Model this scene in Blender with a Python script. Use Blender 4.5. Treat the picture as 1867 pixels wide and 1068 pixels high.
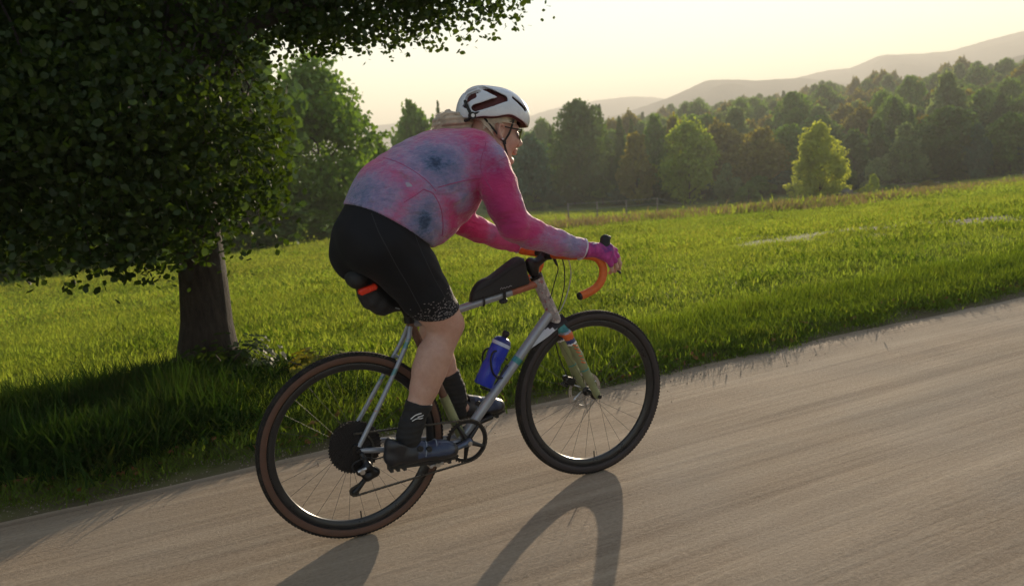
import bpy, math, random
import numpy as np
from mathutils import Vector, Matrix
random.seed(7); RNG = np.random.default_rng(7)
for o in list(bpy.data.objects): bpy.data.objects.remove(o, do_unlink=True)
sc = bpy.context.scene
COL = sc.collection
R = math.radians

# ------------------------------------------------------------------ camera
# metres; x = direction of the road, y = across it towards the field, z up; the bicycle stands on z = 0
CAM = (-0.6946, -2.9487, 1.4026)
cd = bpy.data.cameras.new('camera'); cam = bpy.data.objects.new('camera', cd); COL.objects.link(cam)
cam.matrix_world = Matrix(((0.89566, 0.13867, -0.42257, CAM[0]),
                           (-0.43883, 0.12125, -0.89035, CAM[1]),
                           (-0.07223, 0.98289, 0.16946, CAM[2]),
                           (0, 0, 0, 1)))
cd.sensor_width = 36; cd.lens = 28.92; cd.clip_start = 0.05; cd.clip_end = 30000
cd.dof.use_dof = True; cd.dof.focus_distance = 3.55; cd.dof.aperture_fstop = 3.5
sc.camera = cam

# ------------------------------------------------------------------ sky, sun, exposure
SUN_AZ, SUN_EL = 47.4, 9.5
HAZE_D = 0.00074
w = bpy.data.worlds.new('World'); sc.world = w; w.use_nodes = True
nt = w.node_tree; bg = nt.nodes['Background']
sky = nt.nodes.new('ShaderNodeTexSky'); sky.sky_type = 'NISHITA'; sky.sun_disc = False
sky.sun_elevation = R(SUN_EL); sky.sun_rotation = R(90 - SUN_AZ)
sky.altitude = 200; sky.air_density = 1.15; sky.dust_density = 0.0; sky.ozone_density = 1.0
tint = nt.nodes.new('ShaderNodeMix'); tint.data_type = 'RGBA'; tint.blend_type = 'MULTIPLY'; tint.inputs[0].default_value = 1
nt.links.new(sky.outputs[0], tint.inputs[6]); tint.inputs[7].default_value = (1.05, .98, 1.0, 1)      # even tint multiplied into the colour of the whole sky
nt.links.new(tint.outputs[2], bg.inputs[0]); bg.inputs[1].default_value = 0.077
ld = bpy.data.lights.new('sun', 'SUN'); sun = bpy.data.objects.new('sun', ld); COL.objects.link(sun)
ld.energy = 5.0; ld.angle = R(0.6); ld.color = (1.0, 0.82, 0.60)
sd = Vector((math.cos(R(SUN_AZ)) * math.cos(R(SUN_EL)), math.sin(R(SUN_AZ)) * math.cos(R(SUN_EL)), math.sin(R(SUN_EL))))
sun.rotation_euler = sd.to_track_quat('Z', 'Y').to_euler()
sc.view_settings.view_transform = 'Standard'; sc.view_settings.look = 'None'
sc.view_settings.gamma = 1; sc.view_settings.use_curve_mapping = False
sc.view_settings.exposure = 1.45
sc.render.engine = 'CYCLES'
sc.cycles.max_bounces = 5; sc.cycles.diffuse_bounces = 3; sc.cycles.glossy_bounces = 3; sc.cycles.transmission_bounces = 4; sc.cycles.transparent_max_bounces = 12; sc.cycles.volume_bounces = 0

# ------------------------------------------------------------------ helpers
def tag(o, label=None, cat=None, group=None, kind=None):
    if label: o['label'] = label
    if cat: o['category'] = cat
    if group: o['group'] = group
    if kind: o['kind'] = kind
    return o
def empty(name, loc=(0, 0, 0), parent=None):
    o = bpy.data.objects.new(name, None); COL.objects.link(o); o.location = loc; o.empty_display_size = .1
    if parent: o.parent = parent
    return o
def raw_mesh(name, v, f, smooth=True, mats=(), fm=None):
    me = bpy.data.meshes.new(name)
    v = np.asarray(v, dtype=np.float32)
    if isinstance(f, np.ndarray):
        n, k = f.shape
        me.vertices.add(len(v)); me.vertices.foreach_set('co', v.ravel())
        me.loops.add(n * k); me.loops.foreach_set('vertex_index', f.astype(np.int32).ravel())
        me.polygons.add(n); me.polygons.foreach_set('loop_start', np.arange(0, n * k, k, dtype=np.int32))
        me.update(calc_edges=True)
    else:
        me.from_pydata([tuple(map(float, p)) for p in v], [], [tuple(map(int, q)) for q in f]); me.update()
    for m in mats: me.materials.append(m)
    if fm is not None: me.polygons.foreach_set('material_index', np.asarray(fm, dtype=np.int32))
    me.polygons.foreach_set('use_smooth', np.full(len(me.polygons), smooth)); me.update()
    return me
def link(name, me, parent=None, loc=None):
    o = bpy.data.objects.new(name, me); COL.objects.link(o)
    if parent: o.parent = parent
    if loc is not None: o.location = loc
    return o
class MB:
    """collects shapes that end up as ONE mesh object"""
    def __init__(s): s.v = []; s.f = []; s.m = []; s.n = 0; s.cur = 0
    def add(s, v, f):
        s.v.extend([tuple(map(float, p)) for p in v]); s.f.extend([tuple(int(i) + s.n for i in q) for q in f])
        s.m.extend([s.cur] * len(f)); s.n += len(v); return s
    def tube(s, pts, r, seg=12, cap=True, sx=1.0, closed=False):
        P = [Vector(p) for p in pts]; n = len(P)
        rs = list(r) if hasattr(r, '__len__') else [r] * n
        t0 = (P[1] - P[0]).normalized()
        up = Vector((0, 0, 1)) if abs(t0.z) < .9 else Vector((1, 0, 0))
        side = t0.cross(up).normalized()
        v = []; f = []
        for i in range(n):
            if closed: t = (P[(i + 1) % n] - P[i - 1]).normalized()
            else: t = (P[min(i + 1, n - 1)] - P[max(i - 1, 0)]).normalized()
            side = (side - t * side.dot(t)).normalized(); u2 = side.cross(t)
            for k in range(seg):
                a = 2 * math.pi * k / seg
                v.append(P[i] + (side * math.cos(a) * sx + u2 * math.sin(a)) * rs[i])
        for i in range(n if closed else n - 1):
            j = (i + 1) % n
            for k in range(seg):
                f.append((i * seg + k, i * seg + (k + 1) % seg, j * seg + (k + 1) % seg, j * seg + k))
        if cap and not closed:
            f.append(tuple(range(seg))[::-1]); f.append(tuple((n - 1) * seg + k for k in range(seg)))
        return s.add(v, f)
    def box(s, c, d, M=None, bev=0):
        x, y, z = d[0] / 2, d[1] / 2, d[2] / 2
        if bev:
            b = bev; v = []; f = []
            # bevelled box out of 3 nested shells
            for (a, bb, cc) in ((x, y - b, z - b), (x - b, y, z - b), (x - b, y - b, z)):
                for sx in (-1, 1):
                    for sy in (-1, 1):
                        for sz in (-1, 1): v.append((sx * a, sy * bb, sz * cc))
            def I(sh, sx, sy, sz): return sh * 8 + (sx > 0) * 4 + (sy > 0) * 2 + (sz > 0)
            for q in (-1, 1):
                o = lambda L: L if q > 0 else L[::-1]
                f.append(tuple(o([I(0, q, -1, -1), I(0, q, 1, -1), I(0, q, 1, 1), I(0, q, -1, 1)])))
                f.append(tuple(o([I(1, -1, q, -1), I(1, -1, q, 1), I(1, 1, q, 1), I(1, 1, q, -1)])))
                f.append(tuple(o([I(2, -1, -1, q), I(2, 1, -1, q), I(2, 1, 1, q), I(2, -1, 1, q)])))
            for a in (-1, 1):
                for b2 in (-1, 1):
                    f.append((I(0, a, b2, -1), I(0, a, b2, 1), I(1, a, b2, 1), I(1, a, b2, -1)))
                    f.append((I(0, a, -1, b2), I(0, a, 1, b2), I(2, a, 1, b2), I(2, a, -1, b2)))
                    f.append((I(1, -1, a, b2), I(1, 1, a, b2), I(2, 1, a, b2), I(2, -1, a, b2)))
                    for c2 in (-1, 1): f.append((I(0, a, b2, c2), I(1, a, b2, c2), I(2, a, b2, c2)))
        else:
            v = [(sx * x, sy * y, sz * z) for sx in (-1, 1) for sy in (-1, 1) for sz in (-1, 1)]
            f = [(0, 1, 3, 2), (4, 6, 7, 5), (0, 4, 5, 1), (2, 3, 7, 6), (0, 2, 6, 4), (1, 5, 7, 3)]
        v = [Vector(p) for p in v]
        if M is not None: v = [M @ p for p in v]
        return s.add([p + Vector(c) for p in v], f)
    def lathe(s, prof, c, seg=64, ax='y', close=True):
        """profile of (radius, offset along the axis); closed ring when close"""
        v = []; f = []; n = len(prof)
        for k in range(seg):
            a = 2 * math.pi * k / seg; ca, sa = math.cos(a), math.sin(a)
            for (r, o) in prof:
                v.append((c[0] + r * ca, c[1] + o, c[2] + r * sa) if ax == 'y' else (c[0] + r * ca, c[1] + r * sa, c[2] + o))
        for k in range(seg):
            j = (k + 1) % seg
            for i in range(n if close else n - 1):
                i2 = (i + 1) % n; f.append((k * n + i, j * n + i, j * n + i2, k * n + i2))
        return s.add(v, f)
    def disc(s, c, r, th, seg=32, ax='y'):
        s.lathe([(0.0005, -th / 2), (r, -th / 2), (r, th / 2), (0.0005, th / 2)], c, seg, ax, close=True); return s
    def extrude(s, poly, y0, y1):
        """outline in the x-z plane, given real thickness along y"""
        n = len(poly); v = [(p[0], y0, p[1]) for p in poly] + [(p[0], y1, p[1]) for p in poly]
        f = [tuple(range(n)), tuple(range(n, 2 * n))[::-1]] + [(i, n + i, n + (i + 1) % n, (i + 1) % n) for i in range(n)]
        return s.add(v, f)
    def sphere(s, c, r, seg=16, rings=10):
        rr = r if hasattr(r, '__len__') else (r, r, r); v = [(c[0], c[1], c[2] - rr[2])]; f = []
        for i in range(1, rings):
            t = math.pi * i / rings
            for k in range(seg):
                a = 2 * math.pi * k / seg
                v.append((c[0] + rr[0] * math.sin(t) * math.cos(a), c[1] + rr[1] * math.sin(t) * math.sin(a), c[2] - rr[2] * math.cos(t)))
        v.append((c[0], c[1], c[2] + rr[2]))
        for k in range(seg):
            f.append((0, 1 + (k + 1) % seg, 1 + k)); L = 1 + (rings - 2) * seg
            f.append((len(v) - 1, L + k, L + (k + 1) % seg))
            for i in range(rings - 2):
                b = 1 + i * seg; f.append((b + k, b + (k + 1) % seg, b + seg + (k + 1) % seg, b + seg + k))
        return s.add(v, f)
    def mesh(s, name, mats, smooth=True):
        if not isinstance(mats, (list, tuple)): mats = [mats]
        return raw_mesh(name, s.v, s.f, smooth, mats, s.m)
    def build(s, name, mats, parent=None, smooth=True, angle=40):
        me = s.mesh(name, mats, smooth)
        if smooth: me.set_sharp_from_angle(angle=R(angle))
        return link(name, me, parent)
def spline(pts, n=8):
    """Catmull-Rom through the points"""
    P = [Vector(p) for p in pts]; P = [P[0] * 2 - P[1]] + P + [P[-1] * 2 - P[-2]]; out = []
    for i in range(1, len(P) - 2):
        a, b, c, d = P[i - 1:i + 3]
        for k in range(n):
            t = k / n
            out.append(.5 * ((2 * b) + (c - a) * t + (2 * a - 5 * b + 4 * c - d) * t * t + (3 * b - a - 3 * c + d) * t ** 3))
    out.append(P[-2]); return out

# ------------------------------------------------------------------ materials
class NT:
    def __init__(s, name):
        s.m = bpy.data.materials.new(name); s.m.use_nodes = True; s.t = s.m.node_tree
        s.b = s.t.nodes['Principled BSDF']; s.out = s.t.nodes['Material Output']
    def n(s, typ, **kw):
        nd = s.t.nodes.new('ShaderNode' + typ)
        for k, v in kw.items():
            if k in nd.inputs.keys(): nd.inputs[k].default_value = v
            else: setattr(nd, k, v)
        return nd
    def l(s, a, b): s.t.links.new(a, b)
    def coord(s, kind='Object', scale=(1, 1, 1), rot=(0, 0, 0)):
        tc = s.n('TexCoord'); mp = s.n('Mapping'); mp.inputs['Scale'].default_value = scale; mp.inputs['Rotation'].default_value = rot
        s.l(tc.outputs[kind], mp.inputs[0]); return mp.outputs[0]
    def world(s, scale=(1, 1, 1)):
        g = s.n('NewGeometry'); mp = s.n('Mapping'); mp.inputs['Scale'].default_value = scale
        s.l(g.outputs['Position'], mp.inputs[0]); return mp.outputs[0]
    def noise(s, vec, scale, detail=4, rough=.5):
        n = s.n('TexNoise'); n.inputs['Scale'].default_value = scale; n.inputs['Detail'].default_value = detail
        n.inputs['Roughness'].default_value = rough; s.l(vec, n.inputs['Vector']); return n.outputs['Fac']
    def ramp(s, fac, stops):
        r = s.n('ValToRGB'); e = r.color_ramp.elements
        while len(e) < len(stops): e.new(.5)
        for i, (p, c) in enumerate(stops): e[i].position = p; e[i].color = (*c, 1) if len(c) == 3 else c
        s.l(fac, r.inputs[0]); return r.outputs[0]
    def mix(s, fac, a, b):
        m = s.n('Mix', data_type='RGBA')
        for sock, v in ((m.inputs[0], fac), (m.inputs[6], a), (m.inputs[7], b)):
            if isinstance(v, bpy.types.NodeSocket): s.l(v, sock)
            elif isinstance(v, (int, float)): sock.default_value = v
            else: sock.default_value = (*v, 1)
        return m.outputs[2]
    def math(s, op, a, b=0, c=0):
        m = s.n('Math', operation=op)
        for i, v in enumerate((a, b, c)):
            if isinstance(v, bpy.types.NodeSocket): s.l(v, m.inputs[i])
            else: m.inputs[i].default_value = v
        return m.outputs[0]
    def bump(s, h, strength=.3, dist=.01):
        b = s.n('Bump'); b.inputs['Strength'].default_value = strength; b.inputs['Distance'].default_value = dist
        s.l(h, b.inputs['Height']); s.l(b.outputs[0], s.b.inputs['Normal']); return b
    def set(s, **kw):
        for k, v in kw.items():
            sock = s.b.inputs[{'rough': 'Roughness', 'metal': 'Metallic', 'sheen': 'Sheen Weight', 'coat': 'Coat Weight', 'spec': 'Specular IOR Level', 'sss': 'Subsurface Weight'}[k]]
            sock.default_value = v
        return s
def simple(name, col, rough=.5, metal=0, var=.25, scale=30, bump=.15, bd=.002, **kw):
    """one base colour with procedural mottling, roughness variation and fine relief"""
    t = NT(name); c = t.coord()
    n = t.noise(c, scale, 5, .6)
    lo = tuple(max(0, x * (1 - var)) for x in col); hi = tuple(min(1, x * (1 + var)) for x in col)
    t.l(t.ramp(n, [(.3, lo), (.7, hi)]), t.b.inputs['Base Color'])
    t.l(t.ramp(n, [(.3, (rough * .85,) * 3), (.7, (min(1, rough * 1.15),) * 3)]), t.b.inputs['Roughness'])
    if bump: t.bump(t.noise(c, scale * 4, 3), bump, bd)
    t.set(metal=metal, **kw); return t.m
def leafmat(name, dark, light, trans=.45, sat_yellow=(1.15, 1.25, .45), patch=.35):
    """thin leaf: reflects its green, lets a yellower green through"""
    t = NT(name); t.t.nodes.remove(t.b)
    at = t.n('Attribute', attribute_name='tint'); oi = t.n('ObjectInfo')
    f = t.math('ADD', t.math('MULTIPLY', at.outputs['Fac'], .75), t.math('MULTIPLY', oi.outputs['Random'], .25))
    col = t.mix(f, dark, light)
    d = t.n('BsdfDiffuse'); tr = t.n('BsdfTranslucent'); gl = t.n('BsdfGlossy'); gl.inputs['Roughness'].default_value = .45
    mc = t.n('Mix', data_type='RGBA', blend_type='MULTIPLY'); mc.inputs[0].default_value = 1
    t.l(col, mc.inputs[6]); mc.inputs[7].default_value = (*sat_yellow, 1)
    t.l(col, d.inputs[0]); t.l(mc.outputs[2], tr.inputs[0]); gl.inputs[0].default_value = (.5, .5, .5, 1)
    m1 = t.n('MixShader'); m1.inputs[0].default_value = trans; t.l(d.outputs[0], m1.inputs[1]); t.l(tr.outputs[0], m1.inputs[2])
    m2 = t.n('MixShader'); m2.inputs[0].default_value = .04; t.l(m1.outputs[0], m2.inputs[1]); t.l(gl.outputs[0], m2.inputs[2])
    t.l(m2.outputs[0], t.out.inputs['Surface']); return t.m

# ================================================================== THE SETTING
HILL = [(10, 1.0), (18.5, 1.28), (26.7, 2.31), (32.6, 2.48), (36.1, 2.61), (37.9, 2.31), (40.3, 2.39), (41.9, 2.2), (43.5, 2.18), (45.2, 2.1),
        (46.8, 1.79), (49.1, 1.98), (50.3, 1.73), (52.5, 1.61), (54.6, 1.4), (57.6, .8), (65.2, -.6), (80, -.8), (180, -.8)]
def smooth(t): t = np.clip(t, 0, 1); return t * t * (3 - 2 * t)
def vnoise(x, y, s, seed=0):
    """cheap smooth 2-D noise"""
    x = np.asarray(x) / s; y = np.asarray(y) / s; xi = np.floor(x); yi = np.floor(y); fx = smooth(x - xi); fy = smooth(y - yi)
    def h(a, b): q = np.sin(a * 127.1 + b * 311.7 + seed * 17.3) * 43758.5453; return q - np.floor(q)
    return (h(xi, yi) * (1 - fx) + h(xi + 1, yi) * fx) * (1 - fy) + (h(xi, yi + 1) * (1 - fx) + h(xi + 1, yi + 1) * fx) * fy - .5
RT = 128.0
def height(x, y):
    x = np.asarray(x, float); y = np.asarray(y, float)
    dx = x - CAM[0]; dy = y - CAM[1]; r = np.hypot(dx, dy) + 1e-6; az = np.degrees(np.arctan2(dy, dx))
    k = np.minimum(1, RT / r); xx = CAM[0] + dx * k; yy = CAM[1] + dy * k
    base = -(.023 * np.maximum(xx, 0) * smooth((yy - 1.5) / 14) + .0645 * np.maximum(yy - 3, 0)) - 1.35 * np.exp(-((r - 108) / 42) ** 2) * np.exp(-((az - 49) / 12) ** 2)
    el = np.interp(az, [h[0] for h in HILL], [h[1] for h in HILL])
    crest = 1.4 + 430 * np.tan(np.radians(el)) - 11.5
    t = smooth((r - 135) / 295)
    z = base * (1 - t) + crest * t
    t2 = smooth((r - 450) / 450); z = z * (1 - t2) - 28 * t2
    und = smooth((yy - 1.6) / 3) * (vnoise(x, y, 7, 1) * .22 + vnoise(x, y, 2.3, 2) * .07) + smooth((yy - 20) / 30) * vnoise(x, y, 28, 3) * .7
    far = smooth((-yy - 7) / 6) * (vnoise(x, y, 6, 5) * .2)
    lip = .045 * smooth((yy - (1.12 + .20 * vnoise(x, y * 0, .45, 6) + .22 * vnoise(x, y * 0, 2.1, 7))) / .15)
    road = np.where((yy > -7.2) & (yy < 1.3), -.02, 0)
    return np.where(r < RT * 20, z + und + far + lip + road, z)
def H(x, y): return float(height(x, y))
def polar(az, D): return CAM[0] + D * math.cos(R(az)), CAM[1] + D * math.sin(R(az))

# ---- ground: one sheet to the horizon
rad = np.concatenate([np.geomspace(.4, 60, 210), np.geomspace(61.5, 460, 90), np.geomspace(470, 4200, 36)])
NA = 540; ang = np.linspace(0, 2 * np.pi, NA, endpoint=False)
cx, cy = 1.5, 1.2
rr, aa = np.meshgrid(rad, ang, indexing='ij'); gx = cx + rr * np.cos(aa); gy = cy + rr * np.sin(aa); gz = height(gx, gy)
V = np.stack([gx.ravel(), gy.ravel(), gz.ravel()], 1); V = np.vstack([V, [[cx, cy, H(cx, cy)]]])
i, j = np.meshgrid(np.arange(len(rad) - 1), np.arange(NA), indexing='ij'); i = i.ravel(); j = j.ravel(); j2 = (j + 1) % NA
F = np.stack([i * NA + j, (i + 1) * NA + j, (i + 1) * NA + j2, i * NA + j2], 1)
F = [tuple(q) for q in F.tolist()] + [(len(V) - 1, k, (k + 1) % NA) for k in range(NA)]
t = NT('meadow_soil'); wp = t.world()
a = t.noise(wp, .35, 5, .6); b = t.noise(wp, 3.0, 6, .65); c = t.noise(t.world((.25, 1, 1)), 9, 4, .6)
g1 = t.ramp(b, [(.32, (.055, .085, .015)), (.5, (.10, .14, .022)), (.72, (.15, .18, .03))])
g2 = t.ramp(c, [(.35, (.07, .10, .018)), (.7, (.15, .17, .035))])
col = t.mix(.5, g1, g2); col = t.mix(t.ramp(a, [(.45, (0, 0, 0)), (.7, (1, 1, 1))]), col, (.16, .17, .04))
sx = t.n('SeparateXYZ'); t.l(wp, sx.inputs[0])
verge = t.math('ADD', sx.outputs[1], t.math('MULTIPLY', t.math('SUBTRACT', b, .5), .7))
vm = t.ramp(t.math('MULTIPLY', t.math('SUBTRACT', verge, 1.0), 1.6), [(0, (1, 1, 1)), (.75, (0, 0, 0))])
col = t.mix(vm, col, (.14, .105, .07))
# bare gravelly scrape in the meadow
v2 = t.n('Mapping'); v2.inputs['Location'].default_value = (-9.6, -5.15, 0); v2.vector_type = 'POINT'
g = t.n('NewGeometry'); t.l(g.outputs['Position'], v2.inputs[0])
v3 = t.n('Mapping'); v3.inputs['Rotation'].default_value = (0, 0, R(32)); v3.inputs['Scale'].default_value = (.28, 1.0, 0); t.l(v2.outputs[0], v3.inputs[0])
ln = t.n('VectorMath', operation='LENGTH'); t.l(v3.outputs[0], ln.inputs[0])
dm = t.math('ADD', ln.outputs['Value'], t.math('MULTIPLY', t.math('SUBTRACT', b, .5), 1.6))
col = t.mix(t.ramp(dm, [(.55, (1, 1, 1)), (.85, (0, 0, 0))]), col, (.17, .15, .13))
t.l(col, t.b.inputs['Base Color']); t.set(rough=.95, spec=.1); t.bump(b, .5, .05)
me = raw_mesh('ground', V, F, True, [t.m])
tag(link('ground', me), kind='structure')

# ---- dirt road
def road_edge(x): return 1.12 + .20 * vnoise(x, x * 0, .45, 6) + .22 * vnoise(x, x * 0, 2.1, 7)
xs = np.concatenate([np.arange(-6, 14, .06), np.geomspace(14.1, 420, 130)]); xs = np.concatenate([-np.geomspace(6.1, 200, 60)[::-1], xs])
ys = np.concatenate([np.linspace(-7.3, -3.2, 16), np.linspace(-3.1, 1.16, 86)])
X, Y = np.meshgrid(xs, ys, indexing='ij')
Yn = Y.copy(); m = Y > .6; Yn[m] = .6 + (Y[m] - .6) / .56 * (road_edge(X[m]) + .1 - .6)
Z = .006 * vnoise(X, Y, .5, 11) + .010 * vnoise(X * .22, Y, .35, 12) + .004 * vnoise(X * .5, Y, .12, 13)
Z -= .018 * np.exp(-((Yn - .32) / .22) ** 2) * 0 ; Z = np.where(Yn > .95, Z - .03 * (Yn - .95) / .2, Z)
Z = np.where(np.abs(Yn) < .08, Z * .25, Z)
n, m2 = X.shape; ii, jj = np.meshgrid(np.arange(n - 1), np.arange(m2 - 1), indexing='ij'); ii = ii.ravel(); jj = jj.ravel()
F = np.stack([ii * m2 + jj, (ii + 1) * m2 + jj, (ii + 1) * m2 + jj + 1, ii * m2 + jj + 1], 1)
t = NT('packed_dirt')
s1 = t.noise(t.world((.035, 1.3, 1)), 3.4, 6, .62)          # wheel-worn bands along the road
s2 = t.noise(t.world((.05, 2.2, 1)), 9, 5, .65)
s3 = t.noise(t.world((.8, 1.1, 1)), 75, 5, .75)
s4 = t.noise(t.world((1, 1, 1)), 1.1, 4, .5)
c1 = t.ramp(s1, [(.34, (.19, .130, .078)), (.5, (.335, .25, .162)), (.66, (.46, .36, .25))])
c2 = t.ramp(s2, [(.36, (.18, .122, .073)), (.64, (.47, .365, .25))])
col = t.mix(.45, c1, c2); col = t.mix(.28, col, t.ramp(s3, [(.35, (.12, .085, .06)), (.7, (.56, .46, .36))]))
col = t.mix(t.ramp(s4, [(.42, (0, 0, 0)), (.75, (.45, .45, .45))]), col, (.35, .30, .24))
t.l(col, t.b.inputs['Base Color']); t.set(rough=.92, spec=.15)
hh = t.math('ADD', t.math('MULTIPLY', s2, .6), t.math('MULTIPLY', s3, .5)); t.bump(hh, .45, .012)
me = raw_mesh('road', np.stack([X.ravel(), Yn.ravel(), Z.ravel()], 1), F, True, [t.m]); tag(link('road', me), kind='structure')

# ---- mountains
def ridge(name, table, D, depth, base, seed, mat):
    az = np.linspace(table[0][0], table[-1][0], 420); el = np.interp(az, [q[0] for q in table], [q[1] for q in table])
    k = np.ones(7) / 7; el = np.convolve(np.pad(el, 3, mode='edge'), k, 'valid')
    el = el + .035 * vnoise(az * 40, az * 0, 14, seed) + .02 * vnoise(az * 40, az * 0, 4, seed + 1)
    top = 1.4 + D * np.tan(np.radians(el)); rows = []
    S = np.linspace(-1, 1, 61)
    for s in S:
        r = D + s * depth * (1 if s < 0 else .6)
        ax, ay = CAM[0] + r * np.cos(np.radians(az)), CAM[1] + r * np.sin(np.radians(az))
        z = base + (top - base) * (1 - abs(s) ** 1.35)
        z = z + (1 - abs(s)) * abs(s) * 4 * (vnoise(ax, ay, D * .045, seed + 2) * .30 + vnoise(ax, ay, D * .016, seed + 3) * .10) * (top - base)
        rows.append(np.stack([ax, ay, np.where(abs(s) > .001, z - 3, z)], 1))
    n, m = len(S), len(az); V = np.concatenate(rows)
    ii, jj = np.meshgrid(np.arange(n - 1), np.arange(m - 1), indexing='ij'); ii = ii.ravel(); jj = jj.ravel()
    tag(link(name, raw_mesh(name, V, np.stack([ii * m + jj, (ii + 1) * m + jj, (ii + 1) * m + jj + 1, ii * m + jj + 1], 1), True, [mat])), kind='structure')
t = NT('mountain_forest'); wp = t.world()
t.l(t.ramp(t.noise(wp, .028, 8, .7), [(.35, (.018, .032, .015)), (.65, (.06, .075, .03))]), t.b.inputs['Base Color']); t.set(rough=1, spec=0)
t.bump(t.noise(wp, .11, 5, .7), 1, 6); MM = t.m
rA = [(100, 1.2), (88, 2.0), (76.06, 2.44), (72.4, 2.35), (69.4, 2.58), (62.75, 2.18), (61.2, 2.58), (59, 2.85), (57.1, 2.99), (55.65, 3.02), (53.85, 2.8), (52.95, 2.59), (51.7, 1.84), (50.3, 1.0), (47, .4)][::-1]
rB = [(70, .8), (65.1, 1.03), (61.3, 1.2), (59, 1.47), (56.4, 1.93), (54.6, 2.36), (53.1, 2.74), (51.7, 3.26), (50.6, 3.65), (49.2, 3.57), (47.4, 3.33), (44.9, 3.27), (43.2, 2.93), (41.6, 2.51), (39.1, 1.94), (37.3, 1.28), (34, .6)][::-1]
rC = [(50, 1.8), (47.5, 2.72), (46.1, 3.11), (44.9, 3.3), (43.3, 3.55), (41.7, 3.58), (40.7, 3.98), (40.1, 4.17), (37.8, 3.98), (36.3, 3.97), (34.9, 4.27), (32.6, 4.64), (29.2, 4.94), (22.5, 5.0), (15, 3.2), (8, 2)][::-1]
rD = [(42, 1.2), (39.1, 2.1), (37.3, 2.38), (35.2, 2.67), (33.5, 3.17), (32.6, 3.31), (29.2, 3.63), (24.5, 3.41), (18.5, 2.5), (10, 1)][::-1]
ridge('mountain_ridge', rA, 2400, 640, -36, 31, MM)
ridge('mountain_ridge', rC, 2000, 560, -36, 41, MM)
ridge('mountain_ridge', rB, 1600, 470, -36, 51, MM)
ridge('mountain_ridge', rD, 1200, 380, -36, 61, MM)

# ================================================================== LEAVES AND TREES
def leaf_cloud(centers, size, seed, flat=.0, shape='quad', up=0.35, tint=None):
    """one bent leaf face per centre, facing every way"""
    g = np.random.default_rng(seed); n = len(centers); C0 = np.asarray(centers, float)
    nrm = g.normal(size=(n, 3)); nrm[:, 2] = np.abs(nrm[:, 2]) * (1 - flat) + flat * 2 + up; nrm /= np.linalg.norm(nrm, axis=1)[:, None]
    a = g.normal(size=(n, 3)); u = np.cross(nrm, a); u /= np.linalg.norm(u, axis=1)[:, None]; v = np.cross(nrm, u)
    s = (size * (.65 + .7 * g.random(n)))[:, None] if np.isscalar(size) else (size * (.65 + .7 * g.random(n)))[:, None]
    if shape == 'quad': P = [(-.5, -.32, 0), (.15, -.45, .12), (.55, .05, 0), (.1, .42, .14), (-.45, .25, .02)]
    elif shape == 'maple': P = [(0, -.5, 0), (.16, -.2, .03), (.5, -.28, -.05), (.3, .0, .03), (.46, .3, -.04), (.15, .2, .05), (0, .58, -.05), (-.15, .2, .05), (-.46, .3, -.04), (-.3, .0, .03), (-.5, -.28, -.05), (-.16, -.2, .03)]
    elif shape == 'leaf6': P = [(0, -.5, 0), (.34, -.22, .05), (.40, .2, -.04), (0, .6, .02), (-.40, .2, -.04), (-.34, -.22, .05)]
    else: P = [(-.5, 0, 0), (-.1, .2, .05), (.5, 0, 0), (-.1, -.2, .05)]
    k = len(P); V = np.concatenate([C0 + s * (u * p[0] + v * p[1] + nrm * p[2]) for p in P]).reshape(k, n, 3).transpose(1, 0, 2).reshape(-1, 3)
    F = np.arange(n * k).reshape(n, k)
    tn = g.random(n) if tint is None else np.clip(tint + .25 * (g.random(n) - .5), 0, 1)
    return V, F, tn
def leaf_mesh(name, V, F, tn, mat):
    me = raw_mesh(name, V, F, False, [mat]); at = me.attributes.new('tint', 'FLOAT', 'FACE'); at.data.foreach_set('value', tn.astype(np.float32)); return me
M_BARK = simple('bark', (.075, .058, .042), .95, 0, .5, 14, .8, .02)
M_LEAF = {
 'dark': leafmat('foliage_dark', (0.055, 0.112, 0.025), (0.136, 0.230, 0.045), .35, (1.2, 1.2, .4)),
 'mid': leafmat('foliage_mid', (0.085, 0.171, 0.028), (0.203, 0.338, 0.050), .42, (1.25, 1.2, .4)),
 'olive': leafmat('foliage_olive', (0.144, 0.166, 0.027), (0.295, 0.282, 0.051), .45, (1.35, 1.1, .35)),
 'light': leafmat('foliage_light', (0.198, 0.293, 0.034), (0.426, 0.536, 0.064), .50, (1.25, 1.15, .35)),
 'grey': leafmat('foliage_grey_green', (0.138, 0.199, 0.073), (0.288, 0.377, 0.142), .42, (1.1, 1.1, .6)),
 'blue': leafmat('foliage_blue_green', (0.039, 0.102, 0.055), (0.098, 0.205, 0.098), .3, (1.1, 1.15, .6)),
 'yellow': leafmat('foliage_yellow_green', (.33, .38, .055), (.55, .58, .10), .58, (1.15, 1.15, .5)),
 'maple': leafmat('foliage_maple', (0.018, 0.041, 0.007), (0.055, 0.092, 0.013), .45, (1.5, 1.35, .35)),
}
PROF = {'round': [(0, .12), (.1, .34), (.3, .47), (.55, .5), (.75, .42), (.9, .27), (1, .05)],
        'oval': [(0, .30), (.1, .44), (.28, .50), (.42, .43), (.6, .41), (.8, .33), (.93, .2), (1, .04)],
        'narrow': [(0, .15), (.12, .34), (.35, .42), (.6, .36), (.82, .22), (1, .03)],
        'cone': [(0, .36), (.1, .48), (.3, .43), (.6, .28), (.85, .12), (1, .01)],
        'bush': [(0, .42), (.3, .5), (.6, .42), (.85, .25), (1, .08)]}
PROTO = {}
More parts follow.
